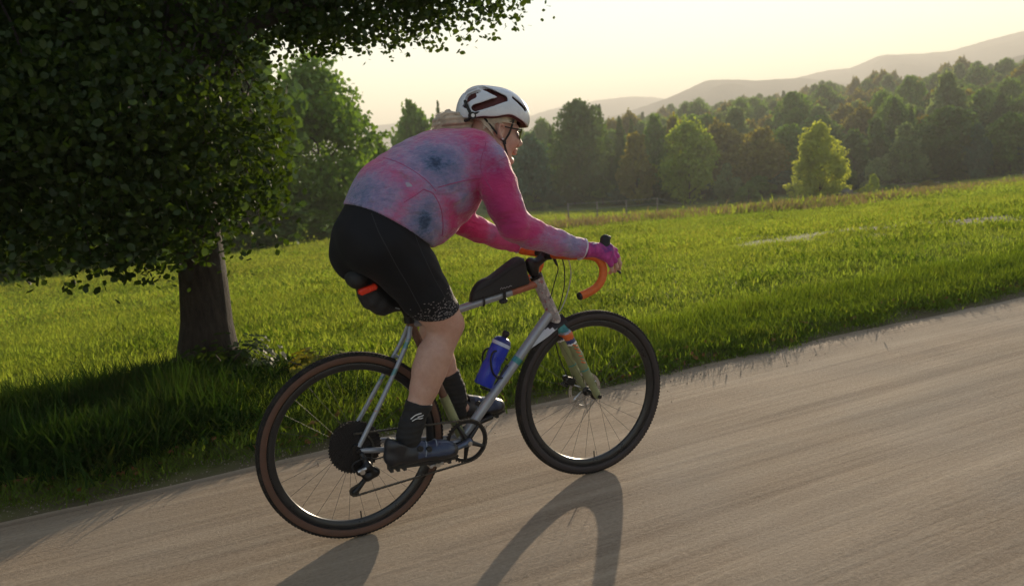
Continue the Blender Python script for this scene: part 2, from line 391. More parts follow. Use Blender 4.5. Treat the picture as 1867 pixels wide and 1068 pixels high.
def tree_proto(kind, seed, n=5200, size=.05):
    g = np.random.default_rng(seed); pr = PROF[kind]; C0 = []; T = []
    z0 = .02 if kind in ('oval', 'bush') else .07
    if kind == 'cone':
        for L in range(26):
            tt = (L + .3 * g.random()) / 26; r = np.interp(tt, *zip(*pr)) * (.75 + .4 * g.random()); na = int(5 + 9 * (1 - tt))
            for k in range(na):
                th = 2 * np.pi * (k + g.random()) / na; rl = r * (.7 + .45 * g.random()); m = int(n / 26 / na * (1.5 - tt) + 3)
                q = g.random(m) ** .6; sp = .035 * (1 - tt) + .012; tv = .25 + .5 * g.random()
                C0.append(np.stack([q * rl * np.cos(th) + g.normal(0, sp, m), q * rl * np.sin(th) + g.normal(0, sp, m), z0 + (1 - z0) * tt - q * rl * .22 + g.normal(0, .006, m)], 1)); T.append(np.full(m, tv))
    else:
        nl = 60 if kind != 'bush' else 34
        for L in range(nl):
            tt = g.random() ** .9; R0 = np.interp(tt, *zip(*pr)); th = g.random() * 2 * np.pi; q = (.35 + .65 * g.random() ** .5)
            lr = (.075 + .075 * g.random()) * (1.35 if kind == 'round' else 1.0); rad_ = max(0, R0 - lr * .75) * q
            c = np.array([rad_ * np.cos(th), rad_ * np.sin(th), z0 + lr * .4 + (1 - z0 - lr * .9) * tt]); m = int(n / nl)
            d = g.normal(size=(m, 3)); d /= np.linalg.norm(d, axis=1)[:, None]; d *= (lr * (.55 + .5 * g.random(m) ** .5 + .12 * g.normal(size=m)))[:, None]; d[:, 2] *= .8
            C0.append(c + d); T.append(np.full(m, .2 + .6 * g.random()))
            if g.random() < .5:                                  # a twig that breaks the outline
                m3 = 14; e = d[0] / (np.linalg.norm(d[0]) + 1e-6); e = e * .6 + np.array([np.cos(th), np.sin(th), .5]) * .5
                qq = g.random(m3)[:, None]; C0.append(c + e * (lr + qq * .07) + g.normal(0, .011, (m3, 3))); T.append(np.full(m3, .6))
    C0 = np.concatenate(C0); T = np.concatenate(T)
    V, F, tn = leaf_cloud(C0, size if kind != 'cone' else size * .8, seed + 1, tint=T)
    tb = MB(); tw = .022
    tb.tube(spline([(0, 0, -.03), (.004, .002, .2), (-.006, .004, .5), (.002, 0, .82)], 5), [tw * (1 - .9 * k / 15) for k in range(16)], 7)
    for k in range(9):
        h0 = .15 + .07 * k; th = g.random() * 6.28; rr = .28 * (1 - h0 * .6)
        tb.tube([(0, 0, h0), (rr * .5 * math.cos(th), rr * .5 * math.sin(th), h0 + .07), (rr * math.cos(th), rr * math.sin(th), h0 + .17)], [.008, .005, .002], 5)
    return (V, F, tn), tb
def get_proto(kind, var, leaf, n=5200, size=.05):
    k = (kind, var, leaf)
    if k not in PROTO:
        kk = (kind, var, n)
        if kk not in PROTO: PROTO[kk] = tree_proto(kind, 100 + var * 7 + len(kind), n, size)
        (V, F, tn), tb = PROTO[kk]; PROTO[k] = (leaf_mesh('crown', V, F, tn, M_LEAF[leaf]), tb.mesh('trunk', M_BARK))
    return PROTO[k]
def tree(name, kind, var, leaf, x, y, w, h, label, group=None, rot=0, cat='tree', sink=.25, n=5200, size=.05):
    cm, tm = get_proto(kind, var, leaf, n, size)
    e = empty(name, (x, y, H(x, y) - sink)); e.rotation_euler.z = rot; tag(e, label, cat, group)
    link('trunk', tm, e).scale = (w * 1.0, w * 1.0, h); link('crown', cm, e).scale = (w, w, h); return e
def tree_at(name, kind, var, leaf, az, eltop, D, wdeg, label, **kw):
    x, y = polar(az, D); z0 = H(x, y); h = CAM[2] + D * math.tan(R(eltop)) - z0 + .3; w = D * R(wdeg)
    return tree(name, kind, var, leaf, x, y, w, h, label, rot=(az * 7.7 + var) % 6.28, **kw)
PXD = 180 / math.pi / 1560                                            # degrees per reference pixel near the middle
T = tree_at
T('broadleaf_tree', 'round', 1, 'dark', 59.3, 2.99, 139, 5.0, 'tallest dark broad-crowned tree of the field edge, just right of the rider\'s face', n=9000, size=.038)
T('pine_tree', 'cone', 2, 'dark', 57.8, 2.72, 150, 2.0, 'ragged pine top poking out behind the tallest broad-crowned tree')
T('broadleaf_tree', 'round', 2, 'blue', 62.7, .9, 134, 3.4, 'blue-green shaded tree directly behind the rider\'s chin')
T('spruce_tree', 'cone', 3, 'dark', 61.2, 1.6, 150, 1.2, 'small dark spruce tip left of the tallest broad-crowned tree')
T('spruce_tree', 'cone', 1, 'dark', 56.5, 1.86, 148, 1.9, 'dark spruce right of the pine, taller of the pair')
T('spruce_tree', 'cone', 2, 'dark', 55.7, 1.57, 150, 1.7, 'dark spruce right of the pine, lower of the pair')
T('broadleaf_tree', 'narrow', 1, 'olive', 55.5, .4, 133, 3.5, 'brownish olive narrow tree between the tallest tree and the large pale green one')
T('broadleaf_tree', 'narrow', 2, 'mid', 54.2, 1.5, 147, 3.0, 'mid green tree whose tip shows behind the narrow brownish olive tree')
T('broadleaf_tree', 'round', 3, 'light', 52.0, 1.0, 130, 4.3, 'large pale green tree at the field edge, left of the low bushes', n=9000, size=.038)
T('broadleaf_tree', 'narrow', 3, 'olive', 52.9, 1.6, 150, 2.6, 'sunlit olive treetop behind the large pale green tree')
T('leafy_shrub', 'bush', 1, 'grey', 49.5, -1.95, 125, 2.0, 'grey-green rounded shrub right of the large pale green tree', cat='shrub')
T('leafy_shrub', 'bush', 2, 'mid', 48.2, -3.3, 123, 1.9, 'low green shrub at the foot of the dark trees, left of the lone tree', cat='shrub')
T('broadleaf_tree', 'round', 2, 'olive', 49.9, .75, 148, 4.2, 'wide olive tree rising behind the grey-green rounded shrub')
T('broadleaf_tree', 'round', 1, 'olive', 47.3, .1, 140, 3.8, 'rounded olive tree standing left of the lone yellow-green tree')
T('broadleaf_tree', 'round', 3, 'mid', 45.6, .3, 146, 3.4, 'mid green tree partly hidden by the left side of the lone tree')
T('broadleaf_tree', 'oval', 1, 'yellow', 43.75, .25, 104, 4.3, 'lone yellow-green oval tree standing out in the field', n=12000, size=.032)
T('broadleaf_tree', 'narrow', 3, 'dark', 41.7, -.2, 138, 2.6, 'dark narrow tree just right of the lone yellow-green tree')
T('broadleaf_tree', 'narrow', 1, 'dark', 40.4, .25, 142, 2.4, 'dark tree left of the tall spire-shaped spruce')
T('spruce_tree', 'cone', 1, 'dark', 39.35, 1.6, 152, 2.5, 'tall dark spire-shaped spruce standing above the right-hand trees')
T('spruce_tree', 'cone', 3, 'dark', 38.4, .95, 150, 1.1, 'thin dark spruce right beside the tall spire-shaped spruce')
T('broadleaf_tree', 'narrow', 2, 'grey', 38.75, -.2, 130, 3.3, 'pale grey-green tree in front of the tall spire-shaped spruce', n=9000, size=.038)
T('leafy_shrub', 'bush', 3, 'grey', 40.2, -2.1, 128, 2.4, 'grey-green shrub left of the pale grey-green tree', cat='shrub')
T('broadleaf_tree', 'round', 1, 'dark', 36.4, .66, 136, 4.6, 'broad dark dome-shaped tree near the right end of the field edge', n=9000, size=.038)
T('broadleaf_tree', 'narrow', 1, 'blue', 34.8, -.5, 132, 2.0, 'slim blue-green tree right of the broad dark dome-shaped tree')
T('broadleaf_tree', 'round', 3, 'mid', 33.1, .0, 135, 3.0, 'mid green tree at the right edge of the picture')
T('broadleaf_tree', 'narrow', 2, 'blue', 31.4, .2, 134, 3.0, 'blue-green tree cut by the right edge of the picture')
T('young_sapling', 'bush', 3, 'light', 40.55, -3.1, 101, 1.0, 'small yellow-green sapling growing by the stone heap', cat='sapling')
T('broadleaf_tree', 'round', 2, 'mid', 70.4, 3.3, 96, 3.9, 'distant loose-crowned tree seen above the rider\'s back', n=4000, size=.06)
T('pine_tree', 'cone', 3, 'dark', 68.7, 3.7, 104, 1.3, 'dark pine tip just behind the rider\'s ponytail')
# second row that closes the wood behind the field edge
k = 0
for D0, el0 in ((150, -.4), (164, .2)):
    az = 28.5
    while az < 66:
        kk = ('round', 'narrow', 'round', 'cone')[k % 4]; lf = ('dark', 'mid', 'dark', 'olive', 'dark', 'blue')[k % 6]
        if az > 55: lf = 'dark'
        D = D0 + 8 * random.random(); x, y = polar(az, D)
        top = el0 + .9 * (random.random() - .5) + (.5 if az < 37 else 0)
        h = CAM[2] + D * math.tan(R(top)) - H(x, y)
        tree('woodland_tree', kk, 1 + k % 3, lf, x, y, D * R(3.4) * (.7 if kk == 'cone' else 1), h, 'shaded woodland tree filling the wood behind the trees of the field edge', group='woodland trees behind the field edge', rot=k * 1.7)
        az += 1.9 + .7 * random.random(); k += 1
# understory along the foot of the wood
az = 29.0; k = 0
while az < 66:
    D = 133 + 6 * random.random(); x, y = polar(az, D)
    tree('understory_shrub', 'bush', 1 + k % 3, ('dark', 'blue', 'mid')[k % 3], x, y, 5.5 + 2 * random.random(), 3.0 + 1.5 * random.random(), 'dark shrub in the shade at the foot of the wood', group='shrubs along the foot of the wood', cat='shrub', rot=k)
    az += 1.5 + .5 * random.random(); k += 1
# ---- trees on the left, beyond the near maple
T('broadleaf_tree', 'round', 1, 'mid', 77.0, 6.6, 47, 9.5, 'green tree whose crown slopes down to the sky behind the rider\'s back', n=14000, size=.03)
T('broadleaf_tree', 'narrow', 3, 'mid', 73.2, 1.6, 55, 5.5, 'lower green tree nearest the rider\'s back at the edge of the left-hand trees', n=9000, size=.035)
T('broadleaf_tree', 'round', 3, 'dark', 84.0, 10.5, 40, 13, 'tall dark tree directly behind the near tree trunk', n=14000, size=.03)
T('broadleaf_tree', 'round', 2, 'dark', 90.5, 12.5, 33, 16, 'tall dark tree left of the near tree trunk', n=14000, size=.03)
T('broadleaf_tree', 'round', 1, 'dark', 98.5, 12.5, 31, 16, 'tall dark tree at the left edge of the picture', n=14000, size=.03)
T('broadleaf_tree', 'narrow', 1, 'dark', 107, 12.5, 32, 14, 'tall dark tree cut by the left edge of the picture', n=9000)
for k, (az, D, wd, hh, lf, lab) in enumerate(((75, 50, 4, 2.6, 'mid', 'green shrub at the meadow edge just left of the rider\'s hips'), (78.5, 45, 5, 3.0, 'mid', 'rounded green shrub below the green tree behind the rider\'s back'), (82, 39, 6, 3.4, 'dark', 'dark shrub seen right of the near trunk at the meadow edge'),
        (86.5, 34, 5, 3.4, 'mid', 'green shrub standing right behind the near maple trunk'), (91, 30, 6, 3.6, 'dark', 'dark shrub at the meadow edge, next to the left of the near maple trunk'), (95.5, 29, 6, 3.6, 'dark', 'dark shrub at the meadow edge near the left edge of the picture'),
        (100, 29, 6, 3.6, 'dark', 'dark shrub cut by the left edge of the picture'), (105, 30, 6, 3.6, 'dark', 'outermost dark shrub beyond the left edge of the picture'))):
    x, y = polar(az, D); tree('understory_shrub', 'bush', 1 + (k + 1) % 3, lf, x, y, wd, hh, lab, group='shrubs under the left-hand trees', cat='shrub', rot=k + 1, n=5200)

# ---- wooded hillside: nobody could count it
def scatter(name, protos, pts, scl, label=None, cat=None, tilt=.0, zs=None):
    """instances of mesh objects on points (real geometry, one object)"""
    objs = []
    for q in protos: o = bpy.data.objects.new(name + '_source', q); objs.append(o)
    coll = bpy.data.collections.new(name + '_sources')
    for o in objs: coll.objects.link(o)
    me = bpy.data.meshes.new(name); me.vertices.add(len(pts)); me.vertices.foreach_set('co', np.asarray(pts, np.float32).ravel())
    at = me.attributes.new('scl', 'FLOAT_VECTOR', 'POINT'); at.data.foreach_set('vector', np.asarray(scl, np.float32).ravel()); me.update()
    ob = link(name, me); g = bpy.data.node_groups.new(name, 'GeometryNodeTree'); N = g.nodes; Lk = g.links
    g.interface.new_socket('Geometry', in_out='INPUT', socket_type='NodeSocketGeometry'); g.interface.new_socket('Geometry', in_out='OUTPUT', socket_type='NodeSocketGeometry')
    gi = N.new('NodeGroupInput'); go = N.new('NodeGroupOutput'); ip = N.new('GeometryNodeInstanceOnPoints'); ci = N.new('GeometryNodeCollectionInfo')
    ci.inputs['Collection'].default_value = coll; ci.inputs['Separate Children'].default_value = True; ci.inputs['Reset Children'].default_value = True
    na = N.new('GeometryNodeInputNamedAttribute'); na.data_type = 'FLOAT_VECTOR'; na.inputs['Name'].default_value = 'scl'
    rv = N.new('FunctionNodeRandomValue'); rv.data_type = 'FLOAT_VECTOR'; rv.inputs[0].default_value = (-tilt, -tilt, 0); rv.inputs[1].default_value = (tilt, tilt, 6.283)
    Lk.new(gi.outputs[0], ip.inputs['Points']); Lk.new(ci.outputs[0], ip.inputs['Instance']); ip.inputs['Pick Instance'].default_value = True
    Lk.new(rv.outputs[0], ip.inputs['Rotation']); Lk.new([o for o in na.outputs if o.enabled][0], ip.inputs['Scale']); Lk.new(ip.outputs[0], go.inputs[0])
    md = ob.modifiers.new('scatter', 'NODES'); md.node_group = g; tag(ob, label, cat, kind='stuff'); return ob
g = np.random.default_rng(5); pts = []; scl = []
for D in np.arange(170, 450, 8.5):
    az = 27.0
    while az < 66:
        a2 = az + .4 * g.normal() * 150 / D; D2 = D + 4 * g.normal(); x, y = polar(a2, D2); hh = 10.5 + 3.0 * g.random() + (3 if g.random() < .12 else 0)
        pts.append((x, y, H(x, y) - .6)); ww = 8.5 + 3 * g.random(); scl.append((ww, ww, hh)); az += math.degrees(7.2 / D)
far = [get_proto('round', 1, 'mid')[0], get_proto('round', 2, 'olive')[0], get_proto('round', 3, 'mid')[0], get_proto('cone', 1, 'dark')[0], get_proto('narrow', 2, 'grey')[0]]
scatter('hillside_forest', far, pts, scl, 'hazy green woodland covering the hillside beyond the field', 'forest')
print('forest', len(pts))

# ================================================================== GRASS
def tuft(seed, nb, hgt, spread, wid, mat, lean=.35):
    g = np.random.default_rng(seed); V = []; F = []; T = []
    for b in range(nb):
        x, y = g.normal(0, spread, 2); th = g.random() * 6.28; h = hgt * (.5 + .7 * g.random()); ln = lean * h * (.4 + g.random())
        dx, dy = math.cos(th), math.sin(th); px, py = -dy, dx; w0 = wid * (.7 + .6 * g.random()); n0 = len(V)
        for q, ww in ((0, 1), (.5, .8)):
            cx_, cy_ = x + dx * ln * q * q, y + dy * ln * q * q
            V += [(cx_ - px * w0 * ww, cy_ - py * w0 * ww, h * q - .01), (cx_ + px * w0 * ww, cy_ + py * w0 * ww, h * q - .01)]
        V.append((x + dx * ln, y + dy * ln, h * (1 - .15 * lean))); F += [(n0, n0 + 1, n0 + 3, n0 + 2), (n0 + 2, n0 + 3, n0 + 4)]; T += [g.random()] * 2
    me = raw_mesh('tuft', V, F, False, [mat]); at = me.attributes.new('tint', 'FLOAT', 'FACE'); at.data.foreach_set('value', np.array(T, np.float32)); return me
def grassmat(name, a, b, dry, dryamt, ty=(1.25, 1.2, .3), trans=.5):
    t = NT(name); t.t.nodes.remove(t.b); at = t.n('Attribute', attribute_name='tint')
    oi = t.n('ObjectInfo'); mp = t.n('VectorMath', operation='MULTIPLY'); mp.inputs[1].default_value = (.35, 1, 1); t.l(oi.outputs['Location'], mp.inputs[0])
    n1 = t.noise(mp.outputs[0], .55, 4, .6); n2 = t.noise(mp.outputs[0], .09, 2, .5)
    f = t.math('ADD', t.math('MULTIPLY', at.outputs['Fac'], .35), t.math('MULTIPLY', t.math('SUBTRACT', n1, .25), 1.2))
    col = t.mix(t.ramp(f, [(.1, (0, 0, 0)), (.95, (1, 1, 1))]), a, b)
    dm = t.math('MULTIPLY', t.ramp(t.math('ADD', n2, t.math('MULTIPLY', t.math('SUBTRACT', oi.outputs['Random'], .5), .5)), [(.5, (0, 0, 0)), (.7, (1, 1, 1))]), dryamt)
    col = t.mix(dm, col, dry)
    d = t.n('BsdfDiffuse'); tr = t.n('BsdfTranslucent'); mc = t.n('Mix', data_type='RGBA', blend_type='MULTIPLY'); mc.inputs[0].default_value = 1
    t.l(col, mc.inputs[6]); mc.inputs[7].default_value = (*ty, 1); t.l(col, d.inputs[0]); t.l(mc.outputs[2], tr.inputs[0])
    m1 = t.n('MixShader'); m1.inputs[0].default_value = trans; t.l(d.outputs[0], m1.inputs[1]); t.l(tr.outputs[0], m1.inputs[2]); t.l(m1.outputs[0], t.out.inputs['Surface']); return t.m
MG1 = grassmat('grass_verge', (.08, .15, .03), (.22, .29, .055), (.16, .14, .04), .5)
MG2 = grassmat('grass_meadow', (.17, .26, .050), (.36, .42, .085), (.32, .29, .08), .5, (1.2, 1.15, .5), trans=.55)
MG3 = grassmat('grass_dry', (.20, .19, .10), (.34, .29, .17), (.30, .22, .13), .5, (1.2, 1, .6), .35)
g = np.random.default_rng(11)
def field_pts(n, r0, r1, az0, az1, keep, zoff=-.01, pw=1.0):
    r = r0 + (r1 - r0) * g.random(n) ** pw; a = np.radians(az0 + (az1 - az0) * g.random(n))
    x = CAM[0] + r * np.cos(a); y = CAM[1] + r * np.sin(a); k = keep(x, y); x, y = x[k], y[k]; return np.stack([x, y, height(x, y) + zoff], 1)
def scrape(x, y):
    c, s = math.cos(R(32)), math.sin(R(32)); u = (x - 9.6); v = (y - 5.15); return np.hypot((c * u - s * v) * .28, (s * u + c * v)) + 1.6 * vnoise(x, y, .6, 3)
def meadow(x, y): return (y > 1.9 + .9 * vnoise(x, y, 1.1, 21)) & (scrape(x, y) > .75)
def sc3(n, lo, hi, flat=1.0): q = lo + (hi - lo) * g.random(n); return np.stack([q, q, q * flat], 1)
# near verge: long blades beside the road
n = 11000; x = -4 + 19 * g.random(n); ed = road_edge(x); y = ed + .04 + .95 * g.random(n) ** 1.15
p = np.stack([x, y, height(x, y)], 1); hf = np.clip(.45 + .9 * (y - ed), .35, 1.15) * (1 + .9 * vnoise(x, y, .9, 33))
s = sc3(n, .7, 1.25); s[:, 2] *= hf
scatter('verge_grass', [tuft(1, 34, .060, .055, .0028, MG1, .7), tuft(2, 30, .085, .06, .0026, MG1, .6), tuft(3, 22, .045, .055, .004, MG1, 1.0)], p, s, 'uneven green grass along the edge of the dirt road', 'grass', .25)
# tall dark weeds, added to shade the left verge and road edge
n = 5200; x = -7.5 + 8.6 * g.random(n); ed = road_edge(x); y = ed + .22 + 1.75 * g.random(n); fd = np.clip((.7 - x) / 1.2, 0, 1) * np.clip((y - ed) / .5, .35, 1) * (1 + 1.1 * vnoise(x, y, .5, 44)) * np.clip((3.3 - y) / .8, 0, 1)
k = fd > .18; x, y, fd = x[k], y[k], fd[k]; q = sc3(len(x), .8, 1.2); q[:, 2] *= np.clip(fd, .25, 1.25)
MG4 = grassmat('added_dark_weeds', (.020, .045, .012), (.055, .10, .022), (.10, .06, .03), .35, (1.2, 1.2, .4), .35)
scatter('added_shade_weeds', [tuft(41, 30, .21, .07, .005, MG4, .55), tuft(42, 26, .18, .08, .007, MG4, .7), tuft(43, 24, .15, .07, .010, MG4, .9)], np.stack([x, y, height(x, y)], 1), q, 'tall dark green weeds added to shade the verge left of the rear wheel', 'weeds', .2)
# the same verge running on into the distance
n = 4500; x = 15 + 110 * g.random(n) ** 1.6; y = 1.25 + 1.3 * g.random(n); p = np.stack([x, y, height(x, y)], 1)
far_t = [tuft(5, 40, .16, .16, .008, MG1), tuft(6, 40, .12, .16, .009, MG2)]
scatter('verge_grass', far_t, p, sc3(n, .8, 1.4), 'grass edging the road far ahead of the rider', 'grass', .2)
# meadow
T1 = [tuft(11, 40, .030, .085, .0032, MG2, 1.1), tuft(12, 44, .025, .09, .0032, MG2, 1.1), tuft(13, 34, .040, .08, .0035, MG2, 1.0)]
T2 = [tuft(14, 70, .036, .22, .008, MG2, 1.1), tuft(15, 70, .032, .22, .008, MG2, 1.1), tuft(16, 50, .05, .18, .009, MG2, 1.1)]
T3 = [tuft(17, 80, .08, .6, .022, MG2, .9), tuft(18, 80, .07, .6, .022, MG2, .9), tuft(19, 50, .10, .5, .025, MG2, .9)]
p = field_pts(26000, 4.2, 13, 28, 108, meadow, pw=.85); scatter('meadow_grass', T1, p, sc3(len(p), .8, 1.4), 'short bright green meadow grass beyond the verge', 'grass', .25)
p = field_pts(24000, 12, 36, 24, 110, meadow, pw=.8); scatter('meadow_grass', T2, p, sc3(len(p), .8, 1.4), 'bright green meadow grass in the middle of the field', 'grass', .2)
p = field_pts(15000, 34, 128, 26, 100, meadow, pw=.75); scatter('meadow_grass', T3, p, sc3(len(p), .8, 1.5, .9), 'far part of the green meadow below the wood', 'grass', .15)
# darker grass clumps scattered over the meadow
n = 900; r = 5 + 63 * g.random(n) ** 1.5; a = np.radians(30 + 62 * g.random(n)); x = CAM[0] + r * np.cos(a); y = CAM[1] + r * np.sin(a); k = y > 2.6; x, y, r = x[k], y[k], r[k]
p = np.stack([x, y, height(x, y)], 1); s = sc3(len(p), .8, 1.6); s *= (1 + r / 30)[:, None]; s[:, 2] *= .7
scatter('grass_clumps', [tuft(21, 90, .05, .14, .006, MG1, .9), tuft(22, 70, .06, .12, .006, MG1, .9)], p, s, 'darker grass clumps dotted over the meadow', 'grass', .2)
# dry uncut strip below the lone tree
pr = polar(60.5, 76); pl = []
n = 1500; tt = g.random(n); az = 61.5 - 31 * tt; el = np.interp(az, [30, 32.5, 36.9, 40.4, 43.7, 47, 50.5, 54.2, 60.2, 62], [-3.85, -4.05, -4.5, -4.85, -5.15, -5.25, -5.3, -5.45, -5.6, -5.6]) + .10 * (g.random(n) - .3)
def ground_hit(az, el):
    lo, hi = 10., 130.
    for _ in range(30):
        mid = (lo + hi) / 2; x, y = polar(az, mid)
        if CAM[2] + mid * math.tan(R(el)) > H(x, y): lo = mid
        else: hi = mid
    return polar(az, lo)
q = [ground_hit(a_, e_) for a_, e_ in zip(az, el)]; p = np.array([(a_, b_, H(a_, b_)) for a_, b_ in q]); k = (vnoise(az * 10, az * 0, 9, 9) > -.28); p = p[k]
scatter('uncut_grass_strip', [tuft(31, 60, .24, .5, .018, MG3, .6), tuft(32, 70, .22, .6, .02, MG2, .6), tuft(33, 60, .28, .5, .018, MG3, .6)], p, sc3(len(p), .7, 1.5), 'pale dry uncut grass strip crossing the field below the lone tree', 'grass', .1)

# ---- stone heap, fallen log, pasture fence
M_STONE = simple('field_stone', (.22, .20, .18), .9, 0, .4, 3, .6, .03)
def stone_mesh(seed):
    g_ = np.random.default_rng(seed); m = MB(); m.sphere((0, 0, 0), (.5, .4, .3), 9, 6); v = np.array(m.v)
    v *= (1 + .28 * (g_.random(len(v)) - .5))[:, None]; m.v = [tuple(q_) for q_ in v]; return m.mesh('stone', M_STONE, False)
hx, hy = ground_hit(42.05, -4.55); SM = [stone_mesh(s_) for s_ in range(4)]
st = empty('stone_heap', (hx, hy, H(hx, hy))); tag(st, 'heap of grey field stones lying right of the lone yellow-green tree', 'stone heap')
for k in range(34):
    o = link('stone', SM[k % 4], st); px_ = random.uniform(-1.9, 1.9); o.location = (px_ * .68, -px_ * .74, .1 + .75 * random.random() * (1 - abs(px_) / 2)); q_ = .7 + .9 * random.random(); o.scale = (q_, q_, q_); o.rotation_euler = (random.random(), random.random(), 6 * random.random())
for k, (az_, el_) in enumerate(((39.5, -4.35), (38.6, -4.3), (37.4, -4.2), (41.0, -4.5))):
    x, y = ground_hit(az_, el_)
    tree('field_shrub', 'bush', 1 + k % 3, ('mid', 'grey', 'olive', 'light')[k], x, y, (3.2, 2.6, 2.8, 2.2)[k], (1.0, .9, 1.1, 1.2)[k], ('low green shrub in the dry strip right of the sapling', 'second low shrub along the dry strip right of the sapling', 'brownish low shrub at the right end of the dry strip', 'yellow-green low shrub between stone heap and sapling')[k], cat='shrub', sink=.05)
M_WOOD = simple('weathered_wood', (.26, .22, .18), .9, 0, .35, 20, .4, .01)
x, y = ground_hit(38.0, -3.95); m = MB()
m.tube(spline([(-2.6, 0, .25), (-1, .2, .3), (1, 0, .22), (2.7, .3, .35)], 5), .13, 8); m.tube([(-1, .2, .3), (-1.8, .0, 1.1), (-2.3, -.2, 1.5)], [.07, .05, .02], 6); m.tube([(1, 0, .25), (1.4, .3, .9)], [.06, .02], 6)
lg = m.build('fallen_log', M_WOOD); lg.location = (x, y, H(x, y)); lg.rotation_euler.z = R(-50); tag(lg, 'bleached fallen log at the foot of the wood below the pale grey-green tree', 'log')
fe = empty('pasture_fence'); tag(fe, 'thin wire pasture fence on wooden posts along the far side of the field', 'fence')
fp = []
for az_, el_ in ((60.3, -5.33), (58.3, -5.3), (56.3, -5.25), (54.2, -5.17), (52.2, -5.05), (50.2, -4.93)):
    x, y = ground_hit(az_, el_); fp.append((x, y, H(x, y)))
pm = MB(); pm.tube([(0, 0, -.3), (0, 0, 1.08)], [.04, .035], 8); pm = pm.mesh('fence_post', M_WOOD)
for q_ in fp: o = link('fence_post', pm, fe, q_)
M_WIRE = simple('pale_fence_wire', (.3, .3, .28), .5, .3, .1, 5, 0)
for hh_ in (.75, 1.05):
    m = MB(); m.tube([(a_, b_, c_ + hh_) for a_, b_, c_ in fp], .008, 5); m.build('fence_wire', M_WIRE, fe)
x, y = ground_hit(32.45, -3.95); fe2 = pm.copy(); o = link('fence_post', pm); o.location = (x, y, H(x, y)); tag(o, 'single wooden fence post standing at the right edge of the field', 'fence post')

# ---- loose stones along the road edge and on the road
M_PEB = simple('road_pebble', (.26, .21, .16), .9, 0, .4, 30, .3, .005)
def pebble(seed):
    g_ = np.random.default_rng(seed); m = MB(); m.sphere((0, 0, .2), (.5, .42, .3), 6, 4); v = np.array(m.v); v *= (1 + .35 * (g_.random(len(v)) - .5))[:, None]; m.v = [tuple(q_) for q_ in v]; return m.mesh('pebble', M_PEB, False)
n = 6000; x = -3 + 17 * g.random(n) ** 1.2; e_ = road_edge(x); y = e_ - np.abs(g.normal(0, .16, n)) + .02; q = .003 + .007 * g.random(n) ** 3
k = ~((np.abs(y) < .05) & (x > -.2) & (x < 1.3)); x, y, q = x[k], y[k], q[k]
scatter('loose_gravel', [pebble(a_) for a_ in range(4)], np.stack([x, y, np.full(len(x), .000)], 1), np.stack([q, q, q], 1), 'loose small stones along the grassy edge of the dirt road', 'gravel', .4)
M_FALL = simple('fallen_leaf', (.26, .09, .03), .8, 0, .5, 20, 0)
def dead_leaf(s_):
    V, F, tn = leaf_cloud(np.zeros((1, 3)), 1.0, s_, flat=.9, shape='leaf6', up=1.5); V[:, 2] += .15; return raw_mesh('leaf', V, F, False, [M_FALL])
n = 420; x = -2.6 + 9 * g.random(n) ** 1.3; y = road_edge(x) - .02 + .06 + .10 * np.abs(g.normal(0, 1, n)); q = .022 + .022 * g.random(n)
scatter('fallen_leaves', [dead_leaf(a_) for a_ in (3, 8, 14)], np.stack([x, y, height(x, y) + .012 + .02 * (y < 1.0)], 1), np.stack([q, q, q], 1), 'orange-brown fallen leaves along the road edge', 'leaves', .3)

# ================================================================== NEAR MAPLE
mx, my = -.25, 2.95
mp_ = empty('maple_tree', (mx, my, H(mx, my))); tag(mp_, 'large near maple by the road whose dark branches overhang the upper left of the picture', 'tree')
t = NT('maple_bark'); oc = t.coord()
vn = t.noise(t.coord('Object', (6, 6, 1.2)), 5, 6, .7); ln_ = t.noise(oc, 3.2, 3, .5); cl = t.ramp(vn, [(.3, (.022, .015, .011)), (.7, (.075, .055, .04))])
cl = t.mix(t.ramp(ln_, [(.55, (0, 0, 0)), (.68, (.5, .5, .5))]), cl, (.17, .17, .15)); t.l(cl, t.b.inputs['Base Color']); t.set(rough=.95); t.bump(t.math('ADD', vn, t.noise(t.coord('Object', (30, 30, 4)), 3, 4, .7)), 1.0, .05); MBK = t.m
g = np.random.default_rng(3)
m = MB(); tp = spline([(0, 0, -.1), (.045, .02, .5), (.07, .03, 1.2), (.10, .0, 2.0), (-.05, .05, 3.4), (0, 0, 5), (.1, .1, 7)], 5)
m.tube(tp, [.20 * (1 - .75 * (k / 30) ** .8) + (.11 if k == 0 else .06 if k == 1 else .03 if k == 2 else .012 if k == 3 else 0) for k in range(len(tp))], 18); m.build('trunk', MBK, mp_, angle=80)
BL = [((-.1, .8, 5.4), (3.6, 2.6, 2.7), 380), ((1.55, .75, 3.25), (1.25, .9, .50), 150), ((.9, .6, 2.75), (.75, .8, .42), 60), ((-2.6, 1.2, 2.9), (2.2, 1.6, 1.55), 240), ((-.5, 1.3, 2.35), (1.1, .9, .7), 110), ((-2.4, 1.9, 1.55), (1.6, 1.0, .75), 120), ((-4.6, .6, 2.6), (1.8, 1.5, 1.9), 170), ((-1.5, .2, 2.0), (1.7, 1.1, .9), 230), ((-2.9, .6, 1.5), (1.5, 1.0, .8), 200), ((-.3, -.1, 2.4), (.9, .7, .7), 110), ((-.35, -.5, 1.50), (1.05, .45, .66), 230), ((2.0, .6, 2.62), (.95, .6, .28), 60), ((1.1, .6, 2.45), (.8, .6, .25), 45), ((-1.9, -.3, 1.25), (1.3, .5, .5), 120)]
tips = []
for c_, r_, n_ in BL:
    d = g.normal(size=(n_, 3)); d /= np.linalg.norm(d, axis=1)[:, None]; d *= (g.random(n_) ** .4)[:, None]; tips.append(np.array(c_) + d * np.array(r_))
tips = np.concatenate(tips)
